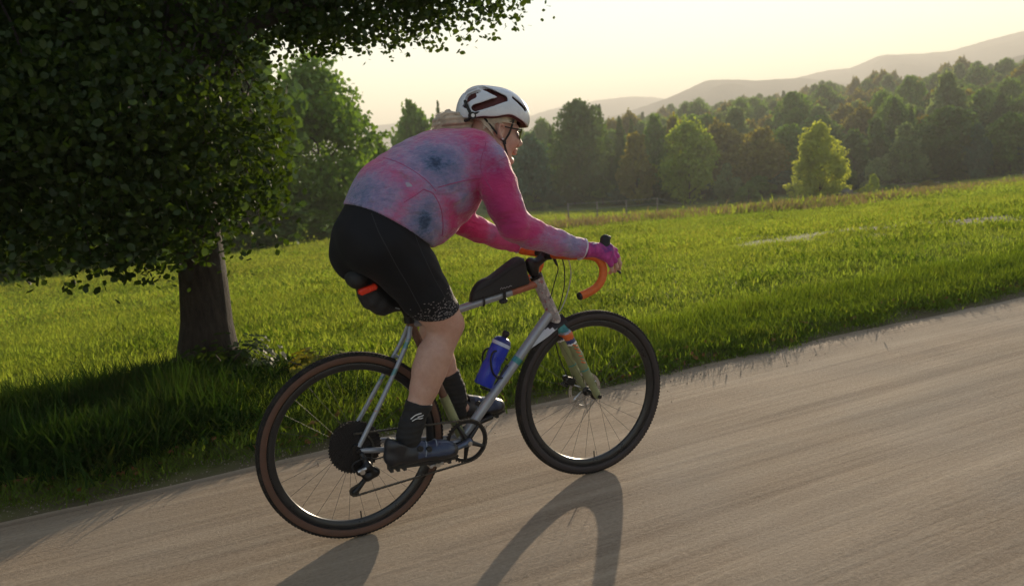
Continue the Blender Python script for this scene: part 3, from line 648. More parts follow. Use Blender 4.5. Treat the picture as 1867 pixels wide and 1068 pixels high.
lb = [[(.08, 0, 2.0), (.6, .3, 2.7), (1.4, .6, 3.2), (2.4, .8, 3.35)], [(0, 0, 2.2), (-.9, .5, 2.8), (-2.2, 1.0, 2.9), (-3.8, 1.2, 2.8)], [(0, 0, 1.9), (-.2, .7, 2.3), (-.6, 1.5, 2.6)], [(0, 0, 3.2), (.8, .4, 4.3), (1.7, .8, 5.4)],
      [(0, 0, 3.4), (-1, .3, 4.6), (-2.2, .5, 5.6)], [(0, 0, 3.8), (.2, 1, 5), (.4, 1.8, 6)], [(0, 0, 1.7), (-1, 1.2, 1.9), (-2.2, 1.9, 1.7), (-3.2, 2.1, 1.5)], [(0, 0, 2.6), (-2, -.1, 3.0), (-4.4, .4, 3.0)], [(0, 0, 2.2), (.5, .5, 2.5), (1.2, .8, 2.75)], [(.05, 0, 2.0), (.8, .4, 2.45), (1.7, .6, 2.7), (2.7, .7, 2.65)]]
samp = []
for k, q_ in enumerate(lb):
    sp = spline(q_, 6); m = MB(); m.tube(sp, [.075 * (1 - .8 * j_ / len(sp)) for j_ in range(len(sp))], 8); m.build('limb', MBK, mp_, angle=80); samp += [np.array(v_) for v_ in sp[3:]]
samp = np.array(samp); m = MB()
for tpp in tips[::3]:
    d = np.linalg.norm(samp - tpp, axis=1); s_ = samp[d.argmin()]; mid = (s_ + tpp) / 2 + g.normal(0, .08, 3)
    if d.min() < 1.6: m.tube([s_, mid, tpp], [.012, .007, .003], 4, cap=False)
o = m.build('twigs', MBK, mp_); o['kind'] = 'stuff'
lc = np.concatenate([tpp + g.normal(0, 1, (64, 3)) * np.array([.19, .19, .09]) for tpp in tips]); tt_ = np.repeat(.15 + .7 * g.random(len(tips)), 64)
keep = ~((lc[:, 0] > 3.0) | ((lc[:, 0] > .6) & (lc[:, 2] < 2.15)))
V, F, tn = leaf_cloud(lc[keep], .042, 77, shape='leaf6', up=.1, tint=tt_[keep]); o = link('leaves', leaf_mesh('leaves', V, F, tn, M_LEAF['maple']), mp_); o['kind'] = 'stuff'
# weeds and shrub round the foot of the trunk
def small_bush(x, y, w, h, n, size, leaf, label, seed, name='roadside_shrub'):
    g_ = np.random.default_rng(seed); d = g_.normal(size=(n, 3)); d /= np.linalg.norm(d, axis=1)[:, None]; d *= (g_.random(n) ** .45)[:, None]; d[:, 2] = np.abs(d[:, 2])
    lob = 1 + .35 * np.sin(3 * np.arctan2(d[:, 1], d[:, 0]) + seed); c_ = d * np.array([w, w * .8, h]) * lob[:, None]
    e = empty(name, (x, y, H(x, y))); tag(e, label, 'shrub'); V, F, tn = leaf_cloud(c_, size, seed, shape='quad'); o = link('leaves', leaf_mesh('leaves', V, F, tn, M_LEAF[leaf]), e); o['kind'] = 'stuff'
    m = MB()
    for k in range(9): th = k * .7 + seed; m.tube([(0, 0, -.05), (w * .3 * math.cos(th), w * .3 * math.sin(th), h * .5), (w * .7 * math.cos(th), w * .7 * math.sin(th), h * .85)], [.012, .008, .003], 5)
    m.build('stems', M_BARK, e)['kind'] = 'stuff'
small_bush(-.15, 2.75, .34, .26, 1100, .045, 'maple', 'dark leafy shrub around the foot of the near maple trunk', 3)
small_bush(-2.1, 3.7, .5, .35, 1300, .05, 'dark', 'low dark shrub in the grass left of the near maple', 5)
small_bush(.35, 2.35, .22, .16, 500, .045, 'olive', 'small olive weed patch right of the near maple trunk', 8)

# ================================================================== THE RIDER (signed-distance modelling, meshed with surface nets)
class SDF:
    def __init__(s, lo, hi, h):
        s.lo = np.array(lo, float); s.h = h; s.n = np.ceil((np.array(hi) - s.lo) / h).astype(int) + 1
        s.F = np.full(s.n, 1.0, np.float32); s.ax = [s.lo[i] + h * np.arange(s.n[i]) for i in range(3)]
    def sub(s, lo, hi):
        a = np.clip(np.floor((np.array(lo) - s.lo) / s.h).astype(int), 0, s.n); b = np.clip(np.ceil((np.array(hi) - s.lo) / s.h).astype(int) + 1, 0, s.n)
        if (b <= a).any(): return None
        sl = tuple(slice(a[i], b[i]) for i in range(3)); X = np.meshgrid(*[s.ax[i][sl[i]] for i in range(3)], indexing='ij', sparse=True); return sl, X
    def put(s, sl, d, k, op):
        f = s.F[sl]
        if op == 'add': h = np.clip(.5 + .5 * (f - d) / k, 0, 1); s.F[sl] = f * (1 - h) + d * h - k * h * (1 - h)
        elif op == 'cut': d = -d; h = np.clip(.5 - .5 * (f - d) / k, 0, 1); s.F[sl] = f * (1 - h) + d * h + k * h * (1 - h)
    def cap(s, a, b, ra, rb=None, k=.02, ys=1.0, op='add', inf=0):
        """tapered capsule; ys widens it across y"""
        rb = ra if rb is None else rb; ra += inf; rb += inf; a = np.array(a, float); b = np.array(b, float); R_ = max(ra, rb) * max(1, ys) + 3 * k + .01
        q = s.sub(np.minimum(a, b) - R_, np.maximum(a, b) + R_)
        if q is None: return s
        sl, (X, Y, Z) = q; ba = b - a; L = max(1e-9, float(ba @ ba)); px, py, pz = X - a[0], (Y - a[1]), Z - a[2]
        t = np.clip((px * ba[0] + py * ba[1] + pz * ba[2]) / L, 0, 1)
        d = np.sqrt((px - t * ba[0]) ** 2 + ((py - t * ba[1]) / ys) ** 2 + (pz - t * ba[2]) ** 2) - (ra + (rb - ra) * t); s.put(sl, d.astype(np.float32), k, op); return s
    def chain(s, pts, rs, k=.02, **kw):
        for i in range(len(pts) - 1): s.cap(pts[i], pts[i + 1], rs[i], rs[i + 1], k, **kw)
        return s
    def ell(s, c, r, M=None, k=.02, op='add'):
        c = np.array(c, float); r = np.array(r, float); R_ = r.max() + 3 * k + .01; q = s.sub(c - R_, c + R_)
        if q is None: return s
        sl, (X, Y, Z) = q; p = [X - c[0], Y - c[1], Z - c[2]]
        if M is not None: M = np.array(M); p = [M[i][0] * p[0] + M[i][1] * p[1] + M[i][2] * p[2] for i in range(3)]
        k0 = np.sqrt(sum((p[i] / r[i]) ** 2 for i in range(3))); k1 = np.sqrt(sum((p[i] / r[i] ** 2) ** 2 for i in range(3))) + 1e-9
        s.put(sl, (k0 * (k0 - 1) / k1).astype(np.float32), k, op); return s
    def plane(s, p, n, k=.004):
        """keep the side the normal points away from"""
        n = np.array(n, float); n /= np.linalg.norm(n); X, Y, Z = np.meshgrid(*s.ax, indexing='ij', sparse=True)
        d = (X - p[0]) * n[0] + (Y - p[1]) * n[1] + (Z - p[2]) * n[2]; s.F = np.maximum(s.F, d.astype(np.float32)); return s
    def warp(s, fn):
        X, Y, Z = np.meshgrid(*s.ax, indexing='ij', sparse=True); m = np.abs(s.F) < .05; s.F = np.where(m, s.F + fn(X, Y, Z), s.F).astype(np.float32); return s
    def net(s):
        F = s.F; I = F < 0; n = F.shape; c = np.zeros([q - 1 for q in n], np.uint8)
        for dx in (0, 1):
            for dy in (0, 1):
                for dz in (0, 1): c += I[dx:n[0] - 1 + dx, dy:n[1] - 1 + dy, dz:n[2] - 1 + dz]
        ce = np.argwhere((c > 0) & (c < 8)); idx = np.full(c.shape, -1, np.int64); idx[tuple(ce.T)] = np.arange(len(ce))
        acc = np.zeros((len(ce), 3)); cnt = np.zeros(len(ce))
        for ax in range(3):
            o = [a for a in range(3) if a != ax]
            for p in (0, 1):
                for q in (0, 1):
                    A = ce.copy(); A[:, o[0]] += p; A[:, o[1]] += q; B = A.copy(); B[:, ax] += 1
                    fa = F[tuple(A.T)]; fb = F[tuple(B.T)]; m = (fa < 0) != (fb < 0); t = fa[m] / (fa[m] - fb[m]); P = A[m].astype(float); P[:, ax] += t; acc[m] += P; cnt[m] += 1
        V = s.lo + s.h * acc / cnt[:, None]; Q = []
        for ax in range(3):
            sa = [slice(1, -1)] * 3; sa[ax] = slice(0, -1); sb = list(sa); sb[ax] = slice(1, None); ia = I[tuple(sa)]; ib = I[tuple(sb)]
            e = np.argwhere(ia != ib); flip = ia[tuple(e.T)]; e = e + 1; e[:, ax] -= 1; o = [(ax + 1) % 3, (ax + 2) % 3]
            def cell(p, q): g_ = e.copy(); g_[:, o[0]] -= p; g_[:, o[1]] -= q; return idx[tuple(g_.T)]
            q4 = np.stack([cell(1, 1), cell(0, 1), cell(0, 0), cell(1, 0)], 1); q4[~flip] = q4[~flip][:, ::-1]; Q.append(q4)
        Q = np.concatenate(Q); Q = Q[(Q >= 0).all(1)]; return V, Q
def sdf_obj(name, parts, mats, parent=None, relax=2, fm=None):
    Vs, Qs, o = [], [], 0
    for s in parts:
        V, Q = s.net() if isinstance(s, SDF) else s
        for _ in range(relax):                                   # light smoothing
            E = np.concatenate([Q[:, [0, 1]], Q[:, [1, 2]], Q[:, [2, 3]], Q[:, [3, 0]]]); ac = np.zeros_like(V); ct = np.zeros(len(V))
            np.add.at(ac, E[:, 0], V[E[:, 1]]); np.add.at(ac, E[:, 1], V[E[:, 0]]); np.add.at(ct, E[:, 0], 1); np.add.at(ct, E[:, 1], 1); V = V * .5 + .5 * ac / np.maximum(ct, 1)[:, None]
        Vs.append(V); Qs.append(Q + o); o += len(V)
    V = np.concatenate(Vs); Q = np.concatenate(Qs); me = raw_mesh(name, V, Q, True, mats, fm(V[Q].mean(1)) if fm else None); return link(name, me, parent)

# ---- measured skeleton (metres, same frame as the bicycle)
P0, P1, P2, P3, P4 = (.165, 1.135), (.275, 1.238), (.385, 1.305), (.478, 1.352), (.555, 1.392)
def torso(s, inf=0, k=.05, low=True):
    for sy in (-1, 1):
        pts = [(P0[0], sy * .055, P0[1]), (P1[0], sy * .035, P1[1]), (P2[0], sy * .035, P2[1]), (P3[0], sy * .045, P3[1]), (P4[0], sy * .075, P4[1])]
        rs = [.133, .155, .145, .128, .087]
        s.chain(pts if low else pts[1:], rs if low else rs[1:], k, inf=inf)
    s.cap((.56, 0, 1.405), (.625, 0, 1.45), .075, .05, .04, inf=inf)
    s.ell((.36, 0, 1.165), (.115 + inf, .130 + inf, .073 + inf), k=.05)      # belly and bust hang forward
    s.ell((.475, 0, 1.235), (.08 + inf, .125 + inf, .076 + inf), k=.05)
ARM_R = [((.572, -.150, 1.362), .070), ((.590, -.185, 1.285), .064), ((.606, -.205, 1.205), .059), ((.634, -.215, 1.133), .054), ((.70, -.215, 1.093), .049), ((.81, -.212, 1.047), .042), ((.905, -.208, 1.012), .034), ((.945, -.206, 1.003), .029)]
ARM_L = [((.585, .145, 1.372), .068), ((.60, .19, 1.28), .060), ((.602, .215, 1.19), .052), ((.610, .22, 1.125), .046), ((.67, .215, 1.09), .044), ((.76, .20, 1.045), .037), ((.825, .185, 1.012), .028), ((.85, .18, 1.004), .026)]
def arm(s, A, inf=0, k=.014, a0=0): s.chain([p for p, r in A][a0:], [r for p, r in A][a0:], k, inf=inf)
LEG_R = [((.172, -.095, 1.10), .118), ((.245, -.10, 1.005), .103), ((.298, -.107, .905), .086), ((.350, -.11, .82), .070), ((.374, -.11, .782), .062), ((.352, -.11, .735), .055), ((.313, -.112, .675), .064), ((.286, -.113, .62), .062), ((.262, -.112, .56), .052), ((.235, -.11, .50), .042), ((.20, -.11, .43), .034), ((.183, -.11, .385), .034)]
LEG_L = [((.15, .095, 1.075), .132), ((.225, .10, 1.0), .114), ((.31, .107, .93), .09), ((.385, .11, .865), .070), ((.405, .11, .835), .060), ((.412, .11, .78), .053), ((.405, .112, .71), .062), ((.41, .113, .65), .058), ((.428, .112, .58), .046), ((.445, .11, .52), .038), ((.462, .11, .465), .033), ((.468, .11, .42), .034)]
def leg(s, A, inf=0, k=.018, a0=0, a1=99): s.chain([p for p, r in A][a0:a1], [r for p, r in A][a0:a1], k, inf=inf)

# ---- materials
def skin_mat():
    t = NT('skin'); c = t.coord(); n = t.noise(c, 9, 4, .6); n2 = t.noise(c, 60, 4, .6)
    col = t.mix(.5, t.ramp(n, [(.3, (.44, .245, .185)), (.7, (.58, .365, .285))]), t.ramp(n2, [(.3, (.45, .26, .195)), (.7, (.57, .36, .28))]))
    col = t.mix(t.ramp(t.noise(c, 5.5, 3, .6), [(.45, (0, 0, 0)), (.75, (.55, .55, .55))]), col, (.50, .23, .17)); col = t.mix(t.ramp(t.noise(c, 130, 2, .5), [(.62, (0, 0, 0)), (.75, (.35, .35, .35))]), col, (.33, .17, .11)); t.l(col, t.b.inputs['Base Color']); t.set(rough=.5, sss=.12, spec=.45); t.b.inputs['Subsurface Radius'].default_value = (.012, .004, .002); t.b.inputs['Subsurface Scale'].default_value = .6
    t.bump(t.math('ADD', t.noise(c, 220, 3), t.math('MULTIPLY', t.noise(c, 24, 3), .8)), .25, .003); return t.m
M_SKIN = skin_mat()
def jersey_mat():
    """tie-dye: pink cloth with dye blots that fade lavender, grey-blue, dark blue at the middle"""
    t = NT('tie_dye_jersey'); c = t.coord(); nz = t.noise(c, 9, 5, .65); fine = t.noise(c, 38, 4, .7)
    pink = t.ramp(t.noise(c, 4.5, 3, .5), [(.32, (.32, .016, .11)), (.5, (.50, .036, .165)), (.68, (.54, .090, .23))])
    lav = t.ramp(fine, [(.3, (.24, .17, .33)), (.7, (.38, .27, .42))])
    blots = [((.36, -.17, 1.378), (4.4, 2.2, 5.6), .02), ((.11, -.13, 1.29), (5.0, 2.4, 6.2), .05), ((.29, -.17, 1.170), (7.0, 2.4, 4.8), .0), ((.60, -.20, 1.41), (9.5, 3, 8.5), .34), ((.84, -.21, 1.05), (3.0, 3, 8), .30), ((.72, .2, 1.07), (9, 4, 9), .42), ((.33, .12, 1.40), (5, 2.5, 6), .1), ((.10, .15, 1.27), (6, 3, 6), .1), ((.45, -.19, 1.24), (9, 3, 9), .40), ((.69, -.24, 1.22), (9, 4, 6), .42)]
    dist = None
    for p, s, add in blots:
        v = t.n('VectorMath', operation='SUBTRACT'); t.l(c, v.inputs[0]); v.inputs[1].default_value = p
        v2 = t.n('VectorMath', operation='MULTIPLY'); t.l(v.outputs[0], v2.inputs[0]); v2.inputs[1].default_value = s
        ln = t.n('VectorMath', operation='LENGTH'); t.l(v2.outputs[0], ln.inputs[0]); d = t.math('ADD', ln.outputs['Value'], add)
        if p == (.29, -.17, 1.170):                              # this blot stops at the pocket edge
            sp_ = t.n('SeparateXYZ'); t.l(c, sp_.inputs[0]); e_ = t.math('ADD', t.math('MULTIPLY', t.math('SUBTRACT', sp_.outputs[0], .218), -.451), t.math('MULTIPLY', t.math('SUBTRACT', sp_.outputs[2], 1.254), .892))
            d = t.math('ADD', d, t.ramp(t.math('MULTIPLY', e_, 60), [(0, (0, 0, 0)), (.4, (1, 1, 1))]))
        dist = d if dist is None else t.math('MINIMUM', dist, d)
    dist = t.math('ADD', dist, t.math('MULTIPLY', t.math('SUBTRACT', nz, .5), 1.05)); dist = t.math('ADD', dist, t.math('MULTIPLY', t.math('SUBTRACT', t.noise(t.coord('Object', (1, 1, 1.6), (0, R(30), 0)), 70, 5, .75), .5), .62))
    f1 = t.ramp(dist, [(.46, (1, 1, 1)), (.95, (0, 0, 0))]); f2 = t.ramp(dist, [(.12, (1, 1, 1)), (.50, (0, 0, 0))]); f3 = t.ramp(dist, [(.02, (1, 1, 1)), (.20, (0, 0, 0))])
    sxx = t.n('SeparateXYZ'); t.l(c, sxx.inputs[0])
    cutl = t.math('ADD', t.math('MULTIPLY', t.math('SUBTRACT', sxx.outputs[0], .235), -.70), t.math('MULTIPLY', t.math('SUBTRACT', sxx.outputs[2], 1.235), .71)); dist = t.math('ADD', dist, t.math('MULTIPLY', t.ramp(t.math('MULTIPLY_ADD', cutl, -40, .5), [(.4, (0, 0, 0)), (.6, (1, 1, 1))]), .0))
    band = t.math('ABSOLUTE', t.math('ADD', cutl, -.02)); pk = t.math('MULTIPLY', t.ramp(t.math('MULTIPLY', band, 14), [(.2, (1, 1, 1)), (.55, (0, 0, 0))]), t.ramp(t.math('ABSOLUTE', t.math('MULTIPLY', t.math('SUBTRACT', sxx.outputs[0], .20), 6)), [(.3, (1, 1, 1)), (.7, (0, 0, 0))])); dist = t.math('ADD', dist, t.math('MULTIPLY', pk, .5))
    col = t.mix(f1, pink, lav); col = t.mix(f2, col, (.105, .155, .29)); col = t.mix(f3, col, (.030, .052, .115)); t.l(col, t.b.inputs['Base Color'])
    t.set(rough=.72, sheen=.35, spec=.25); wv = t.n('TexWave', bands_direction='DIAGONAL'); wv.inputs['Scale'].default_value = 90; t.l(c, wv.inputs['Vector'])
    fold = t.noise(t.coord('Object', (5, 5, 12), (0, R(35), 0)), 2.2, 5, .6)
    b1 = t.bump(t.math('ADD', fold, t.math('MULTIPLY', t.noise(t.coord('Object', (9, 9, 26), (0, R(38), 0)), 2.6, 4, .6), .45)), .75, .022); b2 = t.n('Bump'); b2.inputs['Strength'].default_value = .08; b2.inputs['Distance'].default_value = .001; t.l(wv.outputs['Fac'], b2.inputs['Height']); t.l(b1.outputs[0], b2.inputs['Normal']); t.l(b2.outputs[0], t.b.inputs['Normal']); return t.m
M_JERSEY = jersey_mat()
def shorts_mat():
    t = NT('black_lycra'); c = t.coord(); vo = t.n('TexVoronoi'); vo.inputs['Scale'].default_value = 105
    mp = t.coord('Object', (1, .6, 1.9), (0, R(40), 0)); t.l(mp, vo.inputs['Vector'])
    fl = t.ramp(vo.outputs['Distance'], [(.30, (1, 1, 1)), (.38, (0, 0, 0))]); sx = t.n('SeparateXYZ'); t.l(c, sx.inputs[0])
    # distance above the leg hem, along the thigh
    dd = t.math('ADD', t.math('MULTIPLY', sx.outputs[2], .88), t.math('MULTIPLY', sx.outputs[0], -.48)); hem = t.ramp(t.math('SUBTRACT', dd, .535), [(.0, (1, 1, 1)), (.05, (.8, .8, .8)), (.13, (0, 0, 0))])
    rnd = t.n('TexVoronoi'); rnd.inputs['Scale'].default_value = 105; t.l(mp, rnd.inputs['Vector']); sp = t.n('SeparateColor'); t.l(rnd.outputs['Color'], sp.inputs[0])
    keep = t.math('LESS_THAN', sp.outputs[0], t.math('MULTIPLY', hem, 1.15)); f = t.math('MULTIPLY', t.math('MULTIPLY', fl, keep), .85)
    base = t.ramp(t.noise(c, 6, 4), [(.3, (.006, .006, .008)), (.7, (.011, .011, .014))]); t.l(t.mix(f, base, (.30, .27, .27)), t.b.inputs['Base Color'])
    t.set(rough=.7, sheen=.03, spec=.2); t.bump(t.noise(t.coord('Object', (1, 1, 2)), 12, 5, .6), .25, .008); return t.m
M_SHORTS = shorts_mat()
M_BLACK = simple('black_knit', (.012, .012, .013), .8, 0, .3, 60, .3, .002)
M_HAIR = simple('pale_blonde_hair', (.55, .46, .35), .45, 0, .3, 25, .3, .003)
M_SHOE = simple('black_shoe', (.016, .017, .022), .38, 0, .4, 20, .2, .002)
M_SHOEB = simple('dark_blue_shoe_panel', (.030, .045, .09), .3, 0, .3, 25, .2, .002)
M_SOLE = simple('shoe_sole', (.02, .02, .02), .6, 0, .3, 30)
M_SILVER = simple('brushed_metal', (.55, .55, .56), .3, 1.0, .15, 50, .1, .0005)
M_WHITE = simple('white_print', (.75, .75, .75), .5, 0, .05, 20, 0)
M_HELM = simple('white_helmet_shell', (.66, .68, .72), .28, 0, .05, 8, .05, .001, coat=.4)
M_RED = simple('dark_red_helmet_liner', (.085, .014, .012), .7, 0, .3, 30)
M_STRAP = simple('black_strap', (.012, .012, .012), .7, 0, .2, 60)
M_LENS = simple('dark_lens', (.012, .010, .010), .12, 0, .1, 5, 0)
def glove_mat():
    t = NT('magenta_glove'); c = t.coord(); t.l(t.ramp(t.noise(c, 22, 3, .6), [(.35, (.10, .018, .16)), (.5, (.33, .020, .17)), (.7, (.50, .05, .27))]), t.b.inputs['Base Color']); t.set(rough=.75, sheen=.2); t.bump(t.noise(c, 90, 3), .3, .002); return t.m
M_GLOVE = glove_mat()

# ---- head frame
PI_ = R(10); EF = np.array([math.cos(PI_), 0, -math.sin(PI_)]); EU = np.array([math.sin(PI_), 0, math.cos(PI_)]); HO = np.array([.676, 0, 1.478])
def hp(f, u, l=0): return tuple(HO + EF * f + EU * u + np.array([0, l, 0]))
HM = [list(EF), [0, 1, 0], list(EU)]
# hands: wrist, knuckles, finger joints
def hand(s, wrist, kn, out, fingers, thumb, inf=0, upto=9, k=.008):
    """palm from the wrist to the four knuckles, then finger chains"""
    w_ = np.array(wrist)
    for i, q in enumerate(kn): s.cap(w_ + (np.array(q) - w_) * .12 + np.array(out) * .003, q, .017, .0125, .012, inf=inf)
    for i in range(3): s.cap(kn[i], kn[i + 1], .0125, .0125, .008, inf=inf)
    for q in fingers:
        pts = q[0]; rs = q[1]; n = min(upto, len(pts)); s.chain(pts[:n], rs[:n], .004, inf=inf)
    n = min(upto + 1, len(thumb[0])); s.chain(thumb[0][:n], thumb[1][:n], .008, inf=inf)
FR = [.0105, .0098, .0088, .0078]
HR_W = (.948, -.207, 1.002)
HR_K = [(1.042, -.193, 1.008), (1.040, -.214, .998), (1.030, -.229, .982), (1.016, -.236, .964)]
HR_F = [([(1.042, -.193, 1.008), (1.070, -.207, .985), (1.084, -.209, .952), (1.088, -.202, .922)], FR),
        ([(1.040, -.214, .998), (1.064, -.228, .966), (1.076, -.228, .936), (1.080, -.216, .912)], FR),
        ([(1.030, -.229, .982), (1.046, -.240, .951), (1.056, -.236, .924), (1.056, -.220, .906)], FR),
        ([(1.016, -.236, .964), (1.026, -.242, .938), (1.034, -.236, .915), (1.033, -.220, .903)], [.0095, .0088, .008, .007])]
HR_T = ([(.965, -.196, 1.005), (1.0, -.176, 1.0), (1.022, -.170, .985), (1.036, -.174, .968)], [.017, .013, .0115, .0095])
HL_W = (.855, .178, 1.002)
HL_K = [(.925, .150, 1.022), (.938, .168, 1.018), (.942, .186, 1.008), (.938, .202, .996)]
HL_F = [([q, (q[0] + .026, q[1], q[2] - .018), (q[0] + .026, q[1] - .002, q[2] - .042), (q[0] + .010, q[1] - .002, q[2] - .056)], FR) for q in HL_K]
HL_T = ([(.875, .158, .995), (.892, .138, .982), (.905, .134, .965), (.918, .136, .952)], [.016, .0125, .011, .009])

body = SDF((-.03, -.30, .33), (.92, .30, 1.52), .0065)
torso(body); arm(body, ARM_R); arm(body, ARM_L); leg(body, LEG_R); leg(body, LEG_L)
body.ell((.380, -.118, .785), (.046, .040, .038), k=.018); body.ell((.285, -.145, .635), (.035, .03, .08), k=.02); body.ell((.41, .11, .82), (.048, .045, .04), k=.02)      # kneecaps
body.cap((.60, 0, 1.43), (.652, 0, 1.462), .058, .052, .03)
for A, y in ((LEG_R, -.11), (LEG_L, .11)):                                                                       # feet inside the shoes
    a = A[-1][0]; body.cap(a, (a[0] + (.02 if y < 0 else .02), y, a[2] - .04), .030, .030, .015); body.cap((a[0] - .02, y, a[2] - .045), (a[0] + .15, y, a[2] - (.075 if y < 0 else .05)), (.022), .02, .015)
head = SDF((.53, -.12, 1.31), (.84, .12, 1.64), .0032)
head.ell(hp(-.004, .042), (.093, .072, .088), HM, .02); head.ell(hp(.042, -.028), (.050, .058, .070), HM, .03)
head.cap(hp(-.01, -.045), hp(-.045, -.10), .052, .055, .03)                                                       # neck
head.cap(hp(-.045, -.02), hp(-.08, -.09), .05, .055, .03)
for l in (-1, 1):
    head.cap(hp(.004, -.045, l * .052), hp(.068, -.100, l * .018), .017, .013, .02); head.ell(hp(.068, -.024, l * .034), (.027, .022, .024), HM, .02)
    head.cap(hp(.088, .026, l * .012), hp(.078, .026, l * .042), .011, .009, .012)
    head.ell(hp(.090, .004, l * .032), (.012, .014, .010), HM, .012, op='cut')
    head.ell(hp(.078, .003, l * .031), (.0125, .0125, .0125), HM, .003)
    head.cap(hp(.106, -.038, l * .011), hp(.110, -.036, l * .007), .0075, .0065, .006)
    # ear: rim, lobe, hollow
    head.ell(hp(-.004, .002, l * .073), (.017, .008, .030), HM, .006); E = [hp(.006, .014, l * .080), hp(-.002, .027, l * .083), hp(-.014, .024, l * .085), hp(-.017, .006, l * .085), hp(-.010, -.012, l * .082), hp(.001, -.024, l * .079)]
    head.chain(E, [.0042, .0045, .0048, .0045, .0048, .0062], .004); head.ell(hp(-.003, .006, l * .083), (.008, .006, .014), HM, .003, op='cut')
head.ell(hp(.078, -.102), (.019, .020, .016), HM, .015)
head.cap(hp(.094, .016), hp(.1165, -.026), .0085, .0095, .012); head.ell(hp(.117, -.029), (.011, .0105, .0095), HM, .006)
head.cap(hp(.092, -.056, -.019), hp(.101, -.056, 0), .005, .0075, .008); head.cap(hp(.101, -.056, 0), hp(.092, -.056, .019), .0075, .005, .008)
head.cap(hp(.092, -.069, -.016), hp(.098, -.070, 0), .0055, .0078, .008); head.cap(hp(.098, -.070, 0), hp(.092, -.069, .016), .0078, .0055, .008)
head.cap(hp(.101, -.0632, -.022), hp(.108, -.0632, 0), .0018, .0022, .002, op='cut'); head.cap(hp(.108, -.0632, 0), hp(.101, -.0632, .022), .0022, .0018, .002, op='cut')
head.ell(hp(.102, -.083), (.010, .02, .006), HM, .006, op='cut')
hR = SDF((.90, -.27, .88), (1.11, -.13, 1.06), .0022); hand(hR, HR_W, HR_K, (0, 0, 1), HR_F, HR_T); hR.cap((.90, -.208, 1.017), HR_W, .030, .024, .015)
hL = SDF((.80, .10, .90), (1.0, .24, 1.06), .0026); hand(hL, HL_W, HL_K, (0, 0, 1), HL_F, HL_T); hL.cap((.80, .19, 1.02), HL_W, .028, .024, .015)
person = sdf_obj('person', [body, head, hR, hL], [M_SKIN], relax=2)
tag(person, 'woman cyclist in pink tie-dye jersey, black shorts and white helmet, leaning low over her handlebars', 'person')

# ---- jersey (body, sleeves, collar; folds are modelled)
jer = SDF((-.02, -.31, .98), (.96, .31, 1.56), .0058)
torso(jer, .011, .055); 
for A in (ARM_R, ARM_L): arm(jer, A, .006, .018)
for sy in (-1, 1): jer.cap((.54, sy * .10, 1.385), ARM_R[0][0] if sy < 0 else ARM_L[0][0], .070, .062, .045)
jer.cap((.570, 0, 1.422), (.622, 0, 1.455), .066, .056, .03)
jer.ell((.325, -.01, 1.165), (.125, .16, .080), k=.05)
def seg(X, Y, Z, a, b):
    ba = np.array(b) - np.array(a); L = float(ba @ ba); t = np.clip(((X - a[0]) * ba[0] + (Y - a[1]) * ba[1] + (Z - a[2]) * ba[2]) / L, 0, 1)
    return np.sqrt((X - a[0] - t * ba[0]) ** 2 + (Y - a[1] - t * ba[1]) ** 2 + (Z - a[2] - t * ba[2]) ** 2), t
FOLDS = [((.20, -.165, 1.395), (.34, -.20, 1.265), .012, .008), ((.19, -.15, 1.38), (.27, -.2, 1.30), .010, -.007), ((.235, -.15, 1.40), (.40, -.2, 1.27), .010, -.006), ((.20, -.16, 1.24), (.33, -.19, 1.13), .011, .007), ((.24, -.17, 1.23), (.36, -.18, 1.11), .009, -.006),
         ((.505, -.17, 1.31), (.41, -.19, 1.285), .010, -.007), ((.51, -.17, 1.29), (.40, -.19, 1.235), .012, .008), ((.53, -.17, 1.27), (.44, -.18, 1.17), .010, -.006), ((.56, -.20, 1.30), (.65, -.26, 1.27), .010, -.005), ((.56, -.21, 1.25), (.66, -.26, 1.21), .009, .005),
         ((.62, -.26, 1.16), (.70, -.26, 1.11), .009, -.006), ((.63, -.26, 1.13), (.69, -.25, 1.08), .008, .005), ((.72, -.26, 1.12), (.80, -.25, 1.06), .008, -.003), ((.84, -.24, 1.07), (.86, -.25, 1.02), .007, -.003), ((.60, .26, 1.15), (.68, .25, 1.08), .009, -.006), ((.62, .20, 1.16), (.63, .20, 1.06), .008, .005),
         ((.05, -.12, 1.33), (.18, -.17, 1.23), .008, .005), ((.12, -.14, 1.37), (.24, -.18, 1.22), .007, -.005), ((.40, -.14, 1.18), (.52, -.1, 1.20), .010, -.006), ((.36, -.16, 1.16), (.46, -.14, 1.14), .009, .006)]
def folds(X, Y, Z):
    o = 0
    for a, b, w_, amp in FOLDS:
        d, t = seg(X, Y, Z, a, b); o = o - amp * np.exp(-(d / w_) ** 2) * (1 - (2 * t - 1) ** 4)
    return np.where(o > 0, np.minimum(o * 1.3, .0045), o * 1.9) + .0018 * np.sin(X * 95 + 40 * Z + 2 * np.sin(Y * 30)) * np.sin(Z * 60 - X * 35) * (X > .2)
jer.warp(folds)
def hemcut(s, p, n): s.plane(p, n)
X, Y, Z = np.meshgrid(*jer.ax, indexing='ij', sparse=True)
hem = (-(X - .19) * .489 - (Z - 1.180) * .872) + .012 * np.sin(X * 14) ; nearT = (X < .62)
jer.F = np.where(nearT, np.maximum(jer.F, hem), jer.F).astype(np.float32)
